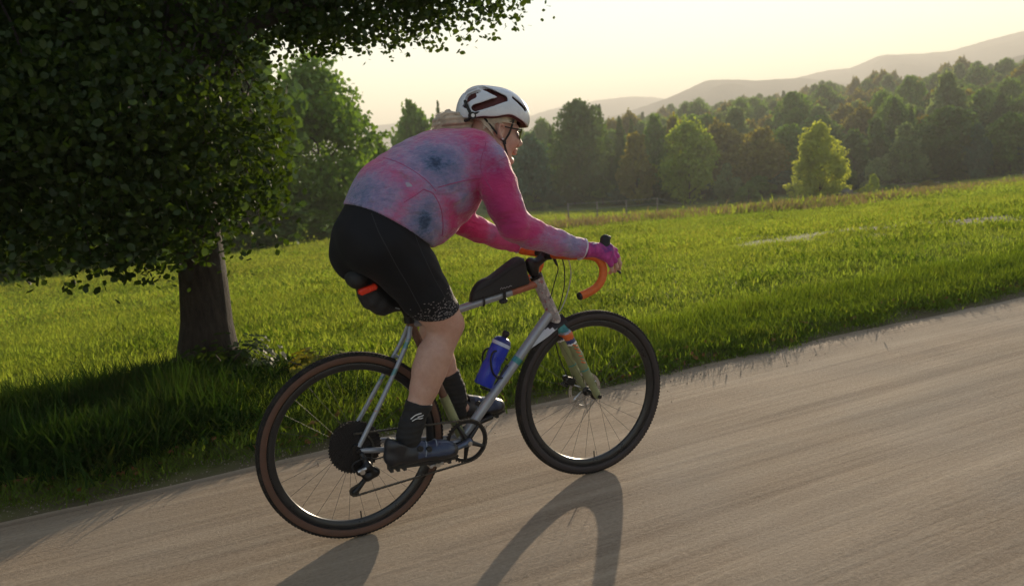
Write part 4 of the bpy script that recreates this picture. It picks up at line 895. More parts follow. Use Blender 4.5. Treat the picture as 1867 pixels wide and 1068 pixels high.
# sleeve ends and collar
cuffR = (X - .918) * .93 - (Z - 1.008) * .36; jer.F = np.where(Y < -.1, np.maximum(jer.F, cuffR), jer.F).astype(np.float32)
cuffL = (X - .838) * .93 - (Z - 1.008) * .36; jer.F = np.where((Y > .1) & (X > .7), np.maximum(jer.F, cuffL), jer.F).astype(np.float32)
coll = (X - .622) * .62 + (Z - 1.456) * .78; jer.F = np.where((np.abs(Y) < .085) & (X > .55) & (Z > 1.36), np.maximum(jer.F, coll), jer.F).astype(np.float32)
jersey = sdf_obj('jersey', [jer], [M_JERSEY], person, relax=1); jersey['label'] = 'long-sleeved tie-dye jersey in pink, lavender and grey-blue'
# seams, rear pockets, zipped pocket edge
M_CUFF = simple('pale_cuff_band', (.60, .52, .60), .7, 0, .1, 40)
for cuffA, c0 in ((ARM_R, (.918, -.2075, 1.010)), (ARM_L, (.838, .1825, 1.009))):
    pts = []
    for k in range(25):
        a = 2 * math.pi * k / 24; u = np.array([.36, 0, .93]); v = np.array([0, 1, 0]); r_ = .0395 if cuffA is ARM_R else .0335; pts.append(tuple(np.array(c0) + (u * math.cos(a) + v * math.sin(a)) * r_))
    m = MB(); m.tube(pts[:-1], .0050, 8, closed=True); m.build('cuff', M_CUFF, person)

# seams and pocket edges, laid on the cloth
from mathutils.bvhtree import BVHTree
bv = BVHTree.FromPolygons([v.co for v in jersey.data.vertices], [tuple(p.vertices) for p in jersey.data.polygons])
M_SEAM = simple('dark_pink_seam', (.34, .06, .17), .8, 0, .2, 60, 0)
for pts, r_, flip in (([(.185, 1.431), (.251, 1.381), (.308, 1.325), (.339, 1.283)], .0014, 0), ([(.517, 1.315), (.435, 1.308), (.348, 1.295)], .0018, 0), ([(.559, 1.44), (.524, 1.389), (.519, 1.335), (.543, 1.265)], .0017, 0), ([(.535, 1.347), (.575, 1.368), (.62, 1.381)], .0014, 0), ([(.218, 1.254), (.255, 1.272), (.295, 1.293)], .0016, 0), ([(.295, 1.293), (.331, 1.27), (.36, 1.201), (.367, 1.119)], .0018, 0)):
    q_ = []
    for p in spline([(a, 0, b) for a, b in pts], 8):
        h_ = bv.ray_cast(Vector((p.x, -.45, p.z)), Vector((0, 1, 0)))
        if h_[0]: q_.append(h_[0] + h_[1] * .0001)
    if len(q_) > 3: m = MB(); m.tube(q_, r_, 6); m.build('seam', M_SEAM, jersey)
h_ = bv.ray_cast(Vector((.248, -.45, 1.313)), Vector((0, 1, 0)))
if h_[0]: m = MB(); m.box(h_[0], (.020, .003, .018), h_[1].to_track_quat('-Y', 'Z').to_matrix()); m.build('reflective_tab', simple('grey_tab', (.35, .33, .40), .5, 0, .1, 50), jersey)

# ---- shorts
sh = SDF((-.02, -.27, .76), (.56, .27, 1.33), .0062)
torso(sh, .004, .05); leg(sh, LEG_R, .006, .02, 0, 6); leg(sh, LEG_L, .006, .02, 0, 6); sh.ell((.15, 0, 1.10), (.12, .16, .11), k=.05)
X, Y, Z = np.meshgrid(*sh.ax, indexing='ij', sparse=True)
top = ((X - .20) * .489 + (Z - 1.205) * .872); sh.F = np.maximum(sh.F, top).astype(np.float32)
hR_ = (.813 + 2.4 * (X - .30) ** 2 - Z) * .95
sh.F = np.where(Y < 0, np.maximum(sh.F, hR_), sh.F).astype(np.float32)
hL_ = -((X - .365) * -.45 + (Z - .895) * .89); sh.F = np.where(Y >= 0, np.maximum(sh.F, hL_), sh.F).astype(np.float32)
sh.warp(lambda X, Y, Z: -.003 * np.exp(-(((X - .30) * .77 + (Z - 1.02) * .63) / .012) ** 2) * (Y < -.08) + .002 * np.sin(X * 60 + Z * 40) * (Z > .95))
shorts = sdf_obj('shorts', [sh], [M_SHORTS], person, relax=1); shorts['label'] = 'black cycling shorts with pale flecks round the leg hems'

bs = BVHTree.FromPolygons([v.co for v in shorts.data.vertices], [tuple(p.vertices) for p in shorts.data.polygons])
M_SSEAM = simple('shorts_seam', (.022, .022, .026), .7, 0, .2, 60, 0)
for pts in ([(.115, 1.225), (.125, 1.15), (.16, 1.06), (.215, .95), (.265, .84)], [(.255, 1.135), (.285, 1.03), (.335, .92), (.375, .845)], [(.27, .832), (.31, .825), (.36, .832), (.395, .85)]):
    q_ = []
    for p in spline([(a, 0, b) for a, b in pts], 8):
        h_ = bs.ray_cast(Vector((p.x, -.45, p.z)), Vector((0, 1, 0)))
        if h_[0]: q_.append(h_[0] - h_[1] * .0003)
    if len(q_) > 3: m = MB(); m.tube(q_, .0016, 6); m.build('seam', M_SSEAM, shorts)
# ---- socks and shoes
for A, y, a0, n_, p_, lab in ((LEG_R, -.11, 8, (.30, 0, .95), (.235, 0, .508), None), (LEG_L, .11, 8, (-.22, 0, .97), (.445, 0, .535), None)):
    so = SDF((.08, y - .08, .28), (.58, y + .08, .60), .004); so.chain([p for p, r in A][a0:], [r + (.006 if i > 1 else 0) for i, (p, r) in enumerate(A[a0:])], .02, inf=.004)
    a = A[-1][0]; so.cap(a, (a[0] + .004, y, a[2] - .06), .040, .038, .02); so.plane(p_, n_)
    so.warp(lambda X, Y, Z: .0012 * np.sin(Z * 300)); o = sdf_obj('sock', [so], [M_BLACK], person, relax=1)
# small white curl printed on the near sock, and a stroke mark on the far one
def print_mark(pts, parent, mat, name='sock_print', r=.0016): m = MB(); m.tube(spline(pts, 6), r, 5); return m.build(name, mat, parent)
sx0, sz0, sy0 = .212, .470, -.1585
m = MB()
m.tube(spline([(sx0 - .028, sy0 + .004, sz0 - .006), (sx0 - .01, sy0 - .001, sz0 + .006), (sx0 + .014, sy0 + .001, sz0 + .008), (sx0 + .03, sy0 + .012, sz0 + .004), (sx0 + .02, sy0 + .004, sz0 - .002), (sx0 - .002, sy0 - .001, sz0 - .003)], 6), .0018, 5)
m.tube(spline([(sx0 - .024, sy0 + .002, sz0 - .014), (sx0 - .006, sy0, sz0 - .008), (sx0 + .012, sy0 + .002, sz0 - .012), (sx0 + .026, sy0 + .011, sz0 - .009)], 6), .0015, 5)
m.build('sock_print', M_WHITE, person)
def shoe(y, heel, toe, up, rot):
    """heel and toe points on the sole line"""
    h0 = np.array((heel[0], y, heel[1])); t0 = np.array((toe[0], y, toe[1])); f = (t0 - h0) / np.linalg.norm(t0 - h0); u = np.array([-f[2], 0, f[0]])
    P = lambda a, b, c=0: tuple(h0 + f * a + u * b + np.array([0, c, 0])); L = np.linalg.norm(t0 - h0)
    s = SDF(np.minimum(h0, t0) - .09, np.maximum(h0, t0) + .14, .0032); k = .02
    s.cap(P(.030, .040), P(.036, .078), .033, .034, k); s.cap(P(.035, .030), P(.10, .034), .033, .034, k); s.cap(P(.04, .078), P(.13, .056), .033, .030, k); s.cap(P(.10, .034), P(L - .065, .030), .036, .037, k, ys=1.12); s.cap(P(L - .09, .034), P(L - .032, .028), .037, .029, k, ys=1.15)
    Xs, Ys, Zs = np.meshgrid(*s.ax, indexing='ij', sparse=True); a_ = (Xs - h0[0]) * f[0] + (Zs - h0[2]) * f[2]; b_ = (Xs - h0[0]) * u[0] + (Zs - h0[2]) * u[2]
    s.F = np.maximum(s.F, .006 - b_).astype(np.float32); s.F = np.maximum(s.F, b_ - .108 + .55 * np.maximum(a_ - .02, 0) * (a_ < .09) - 0 * a_).astype(np.float32)
    fm = lambda c: (((c - h0) @ f > .115) & ((c - h0) @ u > .026) & ((c - h0) @ f < L - .03)).astype(np.int32)
    o = sdf_obj('shoe', [s], [M_SHOE, M_SHOEB], person, relax=1, fm=fm)
    m = MB(); m.tube([P(.012, .006), P(.06, .007), P(.12, .004), P(L - .05, .003), P(L - .008, .012)], [.022, .027, .026, .032, .018], 10, sx=1.0)
    for i, v in enumerate(m.v):                                   # flatten the tube into a sole slab
        q = np.array(v) - h0; b = q @ u; q = q - u * b + u * (np.clip(b, -.010, .009)); m.v[i] = tuple(h0 + q)
    for a in (.02, .045, .07, L - .10, L - .075, L - .045): m.box(P(a, -.012), (.012, .045, .012))
    m.build('sole', M_SOLE, o)
    sy_ = -1 if y < 0 else -1
    for a, b in ((.125, .062), (.160, .056)):
        d = MB(); d.disc(P(a, b, -.037), .011, .010, 20); d.box(P(a, b, -.0435), (.012, .003, .004)); d.build('dial', M_SOLE, o)
    st = MB()
    for a in (.105, .145, .185): st.tube(spline([P(a, .030, -.040), P(a + .006, .055, -.036), P(a + .012, .075, -.012), P(a + .012, .075, .012), P(a + .006, .055, .036)], 4), .0022, 5)
    st.build('lace', simple('grey_lace', (.28, .32, .38), .4, 0, .1, 30), o); return o
shoe(-.118, (.080, .292), (.372, .268), None, 0)['label'] = 'black and dark blue cycling shoe on the near pedal'
shoe(.125, (.428, .330), (.690, .318), None, 0)['label'] = 'black cycling shoe on the far pedal, toe forward'

# ---- gloves: palm, back and first finger joints; finger tips stay bare
for nm, W_, K_, F_, T_, box in (('r', HR_W, HR_K, HR_F, HR_T, ((.90, -.28, .88), (1.11, -.12, 1.06))), ('l', HL_W, HL_K, HL_F, HL_T, ((.80, .09, .90), (1.0, .25, 1.07)))):
    s = SDF(*box, .0024); hand(s, W_, K_, (0, 0, 1), F_, T_, inf=.0028, upto=2); d = (np.array(W_) - np.array(K_[1])); d /= np.linalg.norm(d)
    s.cap(np.array(W_) + d * .012, np.array(W_) - d * .02, .030, .026, .012)
    s.plane(np.array(W_) + d * .018, d); s.warp(lambda X, Y, Z: -.0012 * np.abs(np.sin(X * 170)) * (Z > .99))
    o = sdf_obj('glove', [s], [M_GLOVE], person, relax=1); o['label'] = 'magenta and purple fingerless glove'
m = MB(); m.box((.968, -.2235, 1.020), (.020, .004, .016), None, .0015); m.build('glove_tab', M_WHITE, person)

# ---- hair, ponytail
hs = SDF((.53, -.12, 1.40), (.80, .12, 1.63), .0035)
hs.ell(hp(-.008, .046), (.099, .079, .091), HM, .02); hs.ell(hp(-.055, .0), (.052, .064, .052), HM, .03)
X, Y, Z = np.meshgrid(*hs.ax, indexing='ij', sparse=True); f_ = (X - HO[0]) * EF[0] + (Z - HO[2]) * EF[2]; u_ = (X - HO[0]) * EU[0] + (Z - HO[2]) * EU[2]
hs.F = np.maximum(hs.F, np.where(f_ > .0, .030 + f_ * .25 - u_, -.045 - u_ - f_ * .9 + .0 * Y)).astype(np.float32)
hs.F = np.maximum(hs.F, np.where((np.abs(Y) > .055) & (f_ > -.028), .028 - u_, -1)).astype(np.float32)
hs.warp(lambda X, Y, Z: .0022 * np.sin((Z * 1.6 + X * .9) * 260 + 6 * np.sin(X * 40)))
hair = sdf_obj('hair', [hs], [M_HAIR], person, relax=0)
g = np.random.default_rng(9); m = MB(); pt = [(.566, .0, 1.522), (.535, 0, 1.532), (.495, 0, 1.536), (.462, 0, 1.524), (.448, 0, 1.498)]
s = SDF((.41, -.05, 1.46), (.60, .05, 1.60), .003); s.chain(pt, [.024, .027, .031, .028, .012], .015); s.warp(lambda X, Y, Z: .003 * np.sin(Z * 330 + 40 * Y) + .002 * np.sin(Y * 500)); sdf_obj('ponytail', [s], [M_HAIR], person, relax=0)
for k in range(150):
    o_ = g.normal(0, 1, 3) * np.array([.004, .010, .008]); e = g.normal(0, .012, 3)
    q = [np.array(pt[0]) + o_ * .5, np.array(pt[1]) + o_ * 1.1, np.array(pt[2]) + o_ * 1.6, np.array(pt[3]) + o_ * 1.8 + e * .4, np.array(pt[4]) + o_ + e + np.array([-.008 * g.random(), 0, -.015 * g.random()])]
    m.tube(spline(q, 3), [.0010] * 12 + [.0004], 3, cap=False)
for k in range(70):
    l = (-1 if g.random() < .7 else 1) * (.066 + .012 * g.random()); a = hp(.06 - .05 * g.random(), .035, l * .98); b = hp(-.01 - .03 * g.random(), .034 + .01 * g.random(), l * 1.07); c = hp(-.07, .0 + .03 * g.random(), l * .8); m.tube(spline([a, b, c], 4), .0009, 3, cap=False)
o = m.build('loose_strands', M_HAIR, hair); o['kind'] = 'stuff'

# ---- helmet: shell with real vents over a dark red liner
HC = hp(.004, .062); def_ = None
he = SDF((.50, -.14, 1.46), (.88, .14, 1.72), .0028)
he.ell(hp(-.002, .062), (.146, .104, .112), HM, .02); he.ell(hp(-.075, .075), (.07, .082, .085), HM, .04)
X, Y, Z = np.meshgrid(*he.ax, indexing='ij', sparse=True); f_ = (X - HO[0]) * EF[0] + (Z - HO[2]) * EF[2]; u_ = (X - HO[0]) * EU[0] + (Z - HO[2]) * EU[2]
rim = .046 + .018 * np.exp(-((f_ - .02) / .05) ** 2) - .012 * smooth((f_ - .07) / .07) - .010 * smooth((-f_ - .08) / .05)
he.F = np.maximum(he.F, rim - u_).astype(np.float32); shellF = he.F.copy()
he.ell(hp(-.004, .052), (.124, .086, .094), HM, .004, op='cut')
VENTS = [[(.618, 1.648), (.655, 1.626), (.696, 1.599)], [(.696, 1.599), (.640, 1.586), (.576, 1.570)], [(.735, 1.600), (.785, 1.556)]]
for vv, r_ in zip(VENTS, (.0120, .0135, .0085)):
    for sy in (-1, 1):
        for i in range(len(vv) - 1):
            a, b = vv[i], vv[i + 1]
            for yy in np.linspace(.035, .125, 8): he.cap((a[0], sy * yy, a[1] - .0 * yy), (b[0], sy * yy, b[1]), r_ * (.85 if i == 0 else 1), r_, .003, op='cut')
for sy in (-1, 1):                                               # rear openings
    he.cap((.570, sy * .010, 1.627), (.600, sy * .032, 1.641), .010, .009, .004, op='cut'); he.cap((.572, sy * .034, 1.611), (.602, sy * .052, 1.628), .014, .010, .004, op='cut')
    he.cap((.560, sy * .036, 1.594), (.582, sy * .056, 1.611), .013, .010, .004, op='cut'); he.cap((.550, sy * .022, 1.580), (.556, sy * .045, 1.578), .008, .009, .004, op='cut')
for l in (-.03, 0, .03):                                         # long top vents
    he.cap(hp(.07, .155, l), hp(.115, .115, l), .008, .008, .004, op='cut'); he.cap(hp(-.05, .172, l), hp(.03, .172, l), .009, .008, .004, op='cut')
def helm_fm(c):
    d = c - HO; f_ = d @ EF; u_ = d @ EU; l_ = d[:, 1]
    k1 = ((f_ + .002) / .140) ** 2 + (l_ / .098) ** 2 + ((u_ - .062) / .106) ** 2; k2 = ((f_ + .075) / .064) ** 2 + (l_ / .076) ** 2 + ((u_ - .075) / .079) ** 2
    return ((k1 < 1) | (k2 < 1)).astype(np.int32)
helmet = sdf_obj('helmet', [he], [M_HELM, M_RED], person, relax=1, fm=helm_fm); helmet['label'] = 'white bicycle helmet with dark red vents'
li = SDF((.50, -.13, 1.46), (.86, .13, 1.70), .004); li.ell(hp(-.003, .055), (.133, .094, .101), HM, .02); X, Y, Z = np.meshgrid(*li.ax, indexing='ij', sparse=True)
f_ = (X - HO[0]) * EF[0] + (Z - HO[2]) * EF[2]; u_ = (X - HO[0]) * EU[0] + (Z - HO[2]) * EU[2]; li.F = np.maximum(li.F, .040 + .016 * np.exp(-((f_ - .02) / .05) ** 2) - .010 * smooth((f_ - .07) / .07) - u_).astype(np.float32)
li.ell(hp(-.004, .05), (.106, .084, .094), HM, .004, op='cut'); sdf_obj('liner', [li], [M_RED], helmet, relax=1)
m = MB()
m.tube(spline([(.565, -.060, 1.553), (.556, -.072, 1.545), (.550, -.060, 1.530), (.548, 0, 1.527), (.550, .060, 1.530), (.556, .072, 1.545)], 5), .006, 8); m.disc((.560, -.072, 1.543), .014, .012, 20); m.tube(spline([(.56, -.072, 1.548), (.60, -.086, 1.556), (.64, -.088, 1.560)], 4), .0045, 6); m.tube(spline([(.545, -.05, 1.60), (.548, -.062, 1.575), (.556, -.07, 1.55)], 4), .006, 6)
m.build('fit_cradle', M_STRAP, helmet)
m = MB(); m.disc((.560, -.0795, 1.543), .007, .003, 16); m.build('fit_dial', M_WHITE, helmet)
for sy in (-1, 1):
    m = MB(); bu = hp(.018, -.040, sy * .069); m.tube(spline([hp(.045, .050, sy * .077), hp(.034, .0, sy * .073), bu, hp(.045, -.088, sy * .045), hp(.055, -.122, 0)], 6), .0045, 5, sx=.35); m.tube(spline([hp(-.075, .045, sy * .066), hp(-.03, -.0, sy * .0745), bu], 6), .004, 5, sx=.35); m.build('strap', M_STRAP, helmet)
m = MB(); m.box(hp(.017, -.038, -.0715), (.013, .004, .016), None, .001); m.build('strap_buckle', M_STRAP, helmet)
# ---- sunglasses, earring
gl = MB(); ln = []
for sy in (-1, 1): gl.tube(spline([hp(-.005, .020, sy * .079), hp(.045, .017, sy * .076), hp(.085, .018, sy * .062)], 5), .0028, 6); gl.tube(spline([hp(.085, .018, sy * .062), hp(.101, .022, sy * .040), hp(.111, .018, sy * .012), hp(.113, .014, 0)], 5), .0026, 6)
glasses = gl.build('sunglasses', M_STRAP, person)
m = MB()
for sy in (-1, 1):
    N_, Mh = 9, 6; base = []
    for i in range(N_):
        a = i / (N_ - 1); lx = .012 + .052 * a; fx = .112 - .024 * a ** 1.8
        for j in range(Mh): b = j / (Mh - 1); hh_ = .017 - (.036 - .012 * abs(a - .45)) * b; base.append(hp(fx - .006 * b, hh_, sy * lx))
    m.add(base + [tuple(np.array(q) - EF * .002) for q in base], [(i * Mh + j, (i + 1) * Mh + j, (i + 1) * Mh + j + 1, i * Mh + j + 1) for i in range(N_ - 1) for j in range(Mh - 1)] + [(N_ * Mh + i * Mh + j, N_ * Mh + i * Mh + j + 1, N_ * Mh + (i + 1) * Mh + j + 1, N_ * Mh + (i + 1) * Mh + j) for i in range(N_ - 1) for j in range(Mh - 1)])
m.build('lens', M_LENS, glasses)
m = MB(); m.sphere(hp(.001, -.029, -.086), .0045, 10, 8); m.build('earring', M_SILVER, person)
M_EYE = simple('eye_white', (.6, .58, .55), .2, 0, .05, 5, 0)
for sy in (-1, 1): m = MB(); m.sphere(hp(.0795, .003, sy * .031), .0122, 12, 8); m.build('eye', M_EYE, person)
print('rider built')

# ================================================================== THE BICYCLE
M_PAINT = simple('silver_grey_paint', (.30, .32, .36), .32, .35, .12, 14, .06, .001, coat=.3)
M_TUBE2 = simple('worn_brown_paint', (.16, .085, .06), .5, .2, .4, 25, .1, .001)
M_OLIVE = simple('olive_paint', (.22, .24, .12), .38, .1, .15, 14, .06, .001, coat=.3)
M_TEAL = simple('teal_paint', (.045, .22, .22), .38, .1, .25, 40, .06, .001)
M_ORANGE = simple('orange_paint', (.62, .13, .03), .4, 0, .15, 40, .05, .001)
M_NAVY = simple('navy_paint', (.03, .05, .16), .4, 0, .2, 40, .05, .001)
M_TAPE = simple('orange_bar_tape', (.62, .125, .018), .6, 0, .12, 35, .25, .002)
M_BLK = simple('black_anodised', (.014, .014, .016), .35, .3, .3, 40, .08, .001)
M_RUB = simple('black_rubber', (.014, .014, .015), .7, 0, .25, 60, .3, .002)
M_STEEL = simple('dark_steel', (.09, .085, .08), .4, .8, .3, 60, .1, .0005)
M_NYL = simple('black_nylon', (.016, .016, .019), .65, 0, .3, 50, .4, .002)
def mottled():
    t = NT('mottled_head_tube_paint'); c = t.coord(); n = t.noise(c, 28, 4, .7); n2 = t.noise(c, 45, 3, .6)
    col = t.ramp(n, [(.38, (.36, .33, .33)), (.5, (.22, .20, .21)), (.6, (.48, .44, .43))]); col = t.mix(t.ramp(n2, [(.58, (0, 0, 0)), (.63, (1, 1, 1))]), col, (.30, .10, .11)); t.l(col, t.b.inputs['Base Color']); t.set(rough=.4, metal=.1, coat=.3); return t.m
M_MOT = mottled()
def flecked():
    t = NT('flecked_stay_paint'); c = t.coord('Object', (1, 1, 1)); n = t.noise(t.coord('Object', (.3, .3, 1)), 26, 2, .5); n2 = t.noise(t.coord('Object', (.3, .3, 1), (0, 0, 1)), 31, 2, .5)
    col = t.mix(t.ramp(n, [(.60, (0, 0, 0)), (.64, (.8, .8, .8))]), (.30, .32, .36), (.06, .22, .22)); col = t.mix(t.ramp(n2, [(.64, (0, 0, 0)), (.68, (.8, .8, .8))]), col, (.42, .16, .09)); t.l(col, t.b.inputs['Base Color']); t.set(rough=.35, metal=.25, coat=.3); return t.m
M_FLK = flecked()
t = NT('dusty_tyre_rubber'); c = t.coord(); n = t.noise(c, 14, 5, .7)
t.l(t.ramp(n, [(.35, (.012, .012, .013)), (.62, (.035, .029, .024)), (.8, (.09, .070, .052))]), t.b.inputs['Base Color']); t.set(rough=.85, spec=.2); t.bump(t.noise(c, 120, 3), .4, .002); M_TYRE = t.m
bike = empty('bicycle', (0, 0, 0)); tag(bike, 'gravel bicycle with silver, olive and orange frame, orange handlebar tape and disc brakes', 'bicycle')
RW, WB, WR = .358, 1.043, .358
BB = (.437, 0, .291)
frame = empty('frame', parent=bike)
def part(name, fn, mat, parent=frame, **kw): m = MB(); fn(m); return m.build(name, mat, parent, **kw)
part('top_tube', lambda m: m.tube([(.268, 0, .778), (.70, 0, .846)], [.0145, .0165], 20), M_PAINT)
part('top_tube_front', lambda m: m.tube([(.70, 0, .846), (.83, 0, .867)], [.0168, .0172], 20), simple('rust_orange_paint', (.34, .12, .07), .4, .15, .2, 30, .06, .001))
def dt(m): m.tube([(.89, 0, .752), (.466, 0, .318), (.445, 0, .297)], [.021, .0195, .019], 20)
part('down_tube', dt, M_PAINT)
part('down_tube_band', lambda m: m.tube([(.712, 0, .570), (.695, 0, .5525)], .0208, 20), M_TEAL)
part('head_tube', lambda m: m.tube([(.903, 0, .682), (.893, 0, .705), (.83, 0, .865), (.821, 0, .888)], [.027, .0245, .0245, .027], 24), M_MOT)
part('seat_tube', lambda m: m.tube([(.268, 0, .79), (.375, 0, .476)], .0155, 20), M_TUBE2)
part('seat_tube_lower', lambda m: m.tube([(.375, 0, .476), (.437, 0, .291)], [.0185, .0195], 20), M_OLIVE)
part('bottom_bracket', lambda m: m.lathe([(.0225, -.038), (.0225, .038), (.010, .038), (.010, -.038)], BB, 28), M_PAINT)
for s in (-1, 1):
    part('seat_stay', lambda m: m.tube(spline([(.262, s * .013, .775), (.235, s * .030, .715), (.12, s * .052, .54), (.004, s * .066, .372)], 6), [.0095] * 6 + [.0088] * 13, 12), M_FLK)
    part('chain_stay', lambda m: m.tube(spline([(.425, s * .028, .287), (.33, s * .040, .298), (.18, s * .058, .322), (.004, s * .066, .356)], 6), .0105, 12), M_PAINT)
    part('dropout', lambda m: m.box((.004, s * .066, .362), (.034, .008, .044), None, .003), M_BLK)
part('stay_bridge', lambda m: m.tube([(.205, -.036, .665), (.205, .036, .665)], .006, 10), M_PAINT)
part('seat_clamp', lambda m: m.lathe([(.020, -.012), (.020, .012), (.0145, .012), (.0145, -.012)], (.264, 0, .800), 24, 'z'), M_BLK)
part('seat_post', lambda m: m.tube([(.268, 0, .79), (.21, 0, .95)], .0136, 16), M_BLK, bike)
# saddle
s = SDF((.0, -.09, .90), (.36, .09, 1.03), .004)
s.cap((.075, -.035, .985), (.075, .035, .985), .030, .030, .03); s.cap((.085, 0, .982), (.20, 0, .972), .034, .022, .03, ys=1.3); s.cap((.20, 0, .970), (.315, 0, .962), .022, .015, .02); s.plane((.2, 0, .948), (0.02, 0, -1))
sad = sdf_obj('saddle', [s], [M_RUB], bike)
[part('saddle_rail', lambda m: m.tube(spline([(.09, q * .03, .96), (.13, q * .024, .942), (.22, q * .024, .940), (.29, q * .012, .955)], 5), .0035, 8), M_STEEL, sad) for q in (-1, 1)]

# ---- wheels
def wheel(x, name_label, rear):
    w_ = empty('wheel', (x, 0, RW), bike); w_['label'] = name_label
    c = (0, 0, 0); prof = []; N_ = 28
    tr_ = .0225; rc = WR - tr_
    for k in range(N_):
        a = 2 * math.pi * k / N_; prof.append((rc + tr_ * math.cos(a) * (1.0 if math.cos(a) > 0 else .95), tr_ * math.sin(a)))
    m = MB(); m.lathe(prof, c, 128)
    m.m = [0 if math.cos(2 * math.pi * ((i % N_) + .5) / N_) > .42 else (1 if math.cos(2 * math.pi * ((i % N_) + .5) / N_) > -.62 else 0) for i in range(len(m.f))]
    m.build('tyre', [M_TYRE, M_WALL if rear else M_WALL2], w_, angle=180)
    m = MB()
    for k in range(150):
        a = 2 * math.pi * k / 150
        for o_, r_ in ((-.0165, WR - .0078), (-.0065, WR - .0022), (.0035, WR - .0018), (.0150, WR - .0072)):
            a2 = a + (.03 if o_ in (-.0075, .0145) else 0); Mx = Matrix.Rotation(-a2, 3, 'Y'); m.box((r_ * math.cos(a2), o_, r_ * math.sin(a2)), (.0038, .0066, .0085), Mx)
    o = m.build('tread', M_TYRE, w_, False); o['kind'] = 'stuff'
    m = MB(); m.lathe([(.3165, -.0125), (.3165, .0125), (.3125, .0135), (.303, .0125), (.2915, .006), (.2895, 0), (.2915, -.006), (.303, -.0125), (.3125, -.0135)], c, 128); m.build('rim', M_RIM, w_)
    m = MB(); m.lathe([(.0055, -.058), (.0095, -.058), (.0095, -.040), (.020, -.038), (.020, -.033), (.013, -.028), (.012, .024), (.020, .030), (.020, .035), (.0095, .037), (.0095, .058), (.0055, .058)], c, 32); m.build('hub', M_BLK, w_)
    ns = 28; sm = {}
    for k in range(ns):
        a = 2 * math.pi * (k + .25) / ns; sd_ = 1 if k % 2 else -1; cr = .42 * (1 if (k // 2) % 2 else -1)
        key = (sd_, cr > 0)
        if key not in sm:
            q = MB(); q.tube([(.020 * math.cos(cr * 2.2), sd_ * .032, .020 * math.sin(cr * 2.2)), (.2905, sd_ * .002, 0)], .0007, 5, cap=False); sm[key] = q.mesh('spoke', M_STEEL)
        o = link('spoke', sm[key], w_); o.rotation_euler.y = -a
    m = MB()                                                       # brake rotor with a spider
    m.lathe([(.0800, .0478), (.0800, .0496), (.0655, .0496), (.0655, .0478)], c, 64)
    for k in range(6): a = k * math.pi / 3; m.tube([(.014 * math.cos(a), .0487, .014 * math.sin(a)), (.067 * math.cos(a + .5), .0487, .067 * math.sin(a + .5))], .0032, 6)
    m.build('brake_rotor', M_SILVER if not rear else M_STEEL, w_)
    m = MB(); m.tube([(.305 * .0, 0, -.296), (.0, 0, -.262)], .0028, 8); m.build('valve', M_STEEL, w_)
    return w_
M_WALL = simple('brown_tyre_wall', (.105, .052, .034), .75, 0, .2, 40, .2, .001)
M_WALL2 = simple('dark_tyre_wall', (.032, .024, .024), .7, 0, .2, 40, .2, .001)
M_RIM = simple('carbon_rim', (.018, .018, .020), .3, 0, .3, 20, .05, .001)
wr = wheel(0, 'rear wheel with brown-walled tyre', True); wf = wheel(WB, 'front wheel with dark tyre', False)
# cassette
M_CAS = simple('dark_cassette_steel', (.030, .028, .030), .45, .6, .3, 60, .1, .0005)
cs = empty('cassette', (0, 0, RW), bike)
for k in range(11):
    r_ = .100 * (1 - .071 * k) ; y_ = -.0225 - .0038 * k; nt_ = int(50 * (1 - .071 * k)); prof = []
    poly = []
    for q in range(nt_ * 4): a = 2 * math.pi * q / (nt_ * 4); rr_ = r_ + (.0022 if q % 4 in (1, 2) else -.0022); poly.append((rr_ * math.cos(a), rr_ * math.sin(a)))
    ri = r_ - .017; n_ = len(poly); inn = [(ri * math.cos(2 * math.pi * q / n_), ri * math.sin(2 * math.pi * q / n_)) for q in range(n_)]
    m = MB(); v = [(p[0], y_ - .0009, p[1]) for p in poly] + [(p[0], y_ - .0009, p[1]) for p in inn] + [(p[0], y_ + .0009, p[1]) for p in poly] + [(p[0], y_ + .0009, p[1]) for p in inn]
    f = []
    for q in range(n_): j = (q + 1) % n_; f += [(q, j, n_ + j, n_ + q), (2 * n_ + q, 3 * n_ + q, 3 * n_ + j, 2 * n_ + j), (q, 2 * n_ + q, 2 * n_ + j, j), (n_ + q, n_ + j, 3 * n_ + j, 3 * n_ + q)]
    m.add(v, f); m.build('sprocket', M_CAS, cs, False)
m = MB()
for k in range(6): a = k * math.pi / 3 + .2; m.tube([(.022 * math.cos(a), -.030, .022 * math.sin(a)), (.086 * math.cos(a + .25), -.024, .086 * math.sin(a + .25))], .004, 6)
m.disc((0, -.045, 0), .026, .045, 28); m.build('carrier', M_BLK, cs)
part('rear_axle', lambda m: m.tube([(0, -.080, RW), (0, .075, RW)], .008, 14), M_BLK, bike)
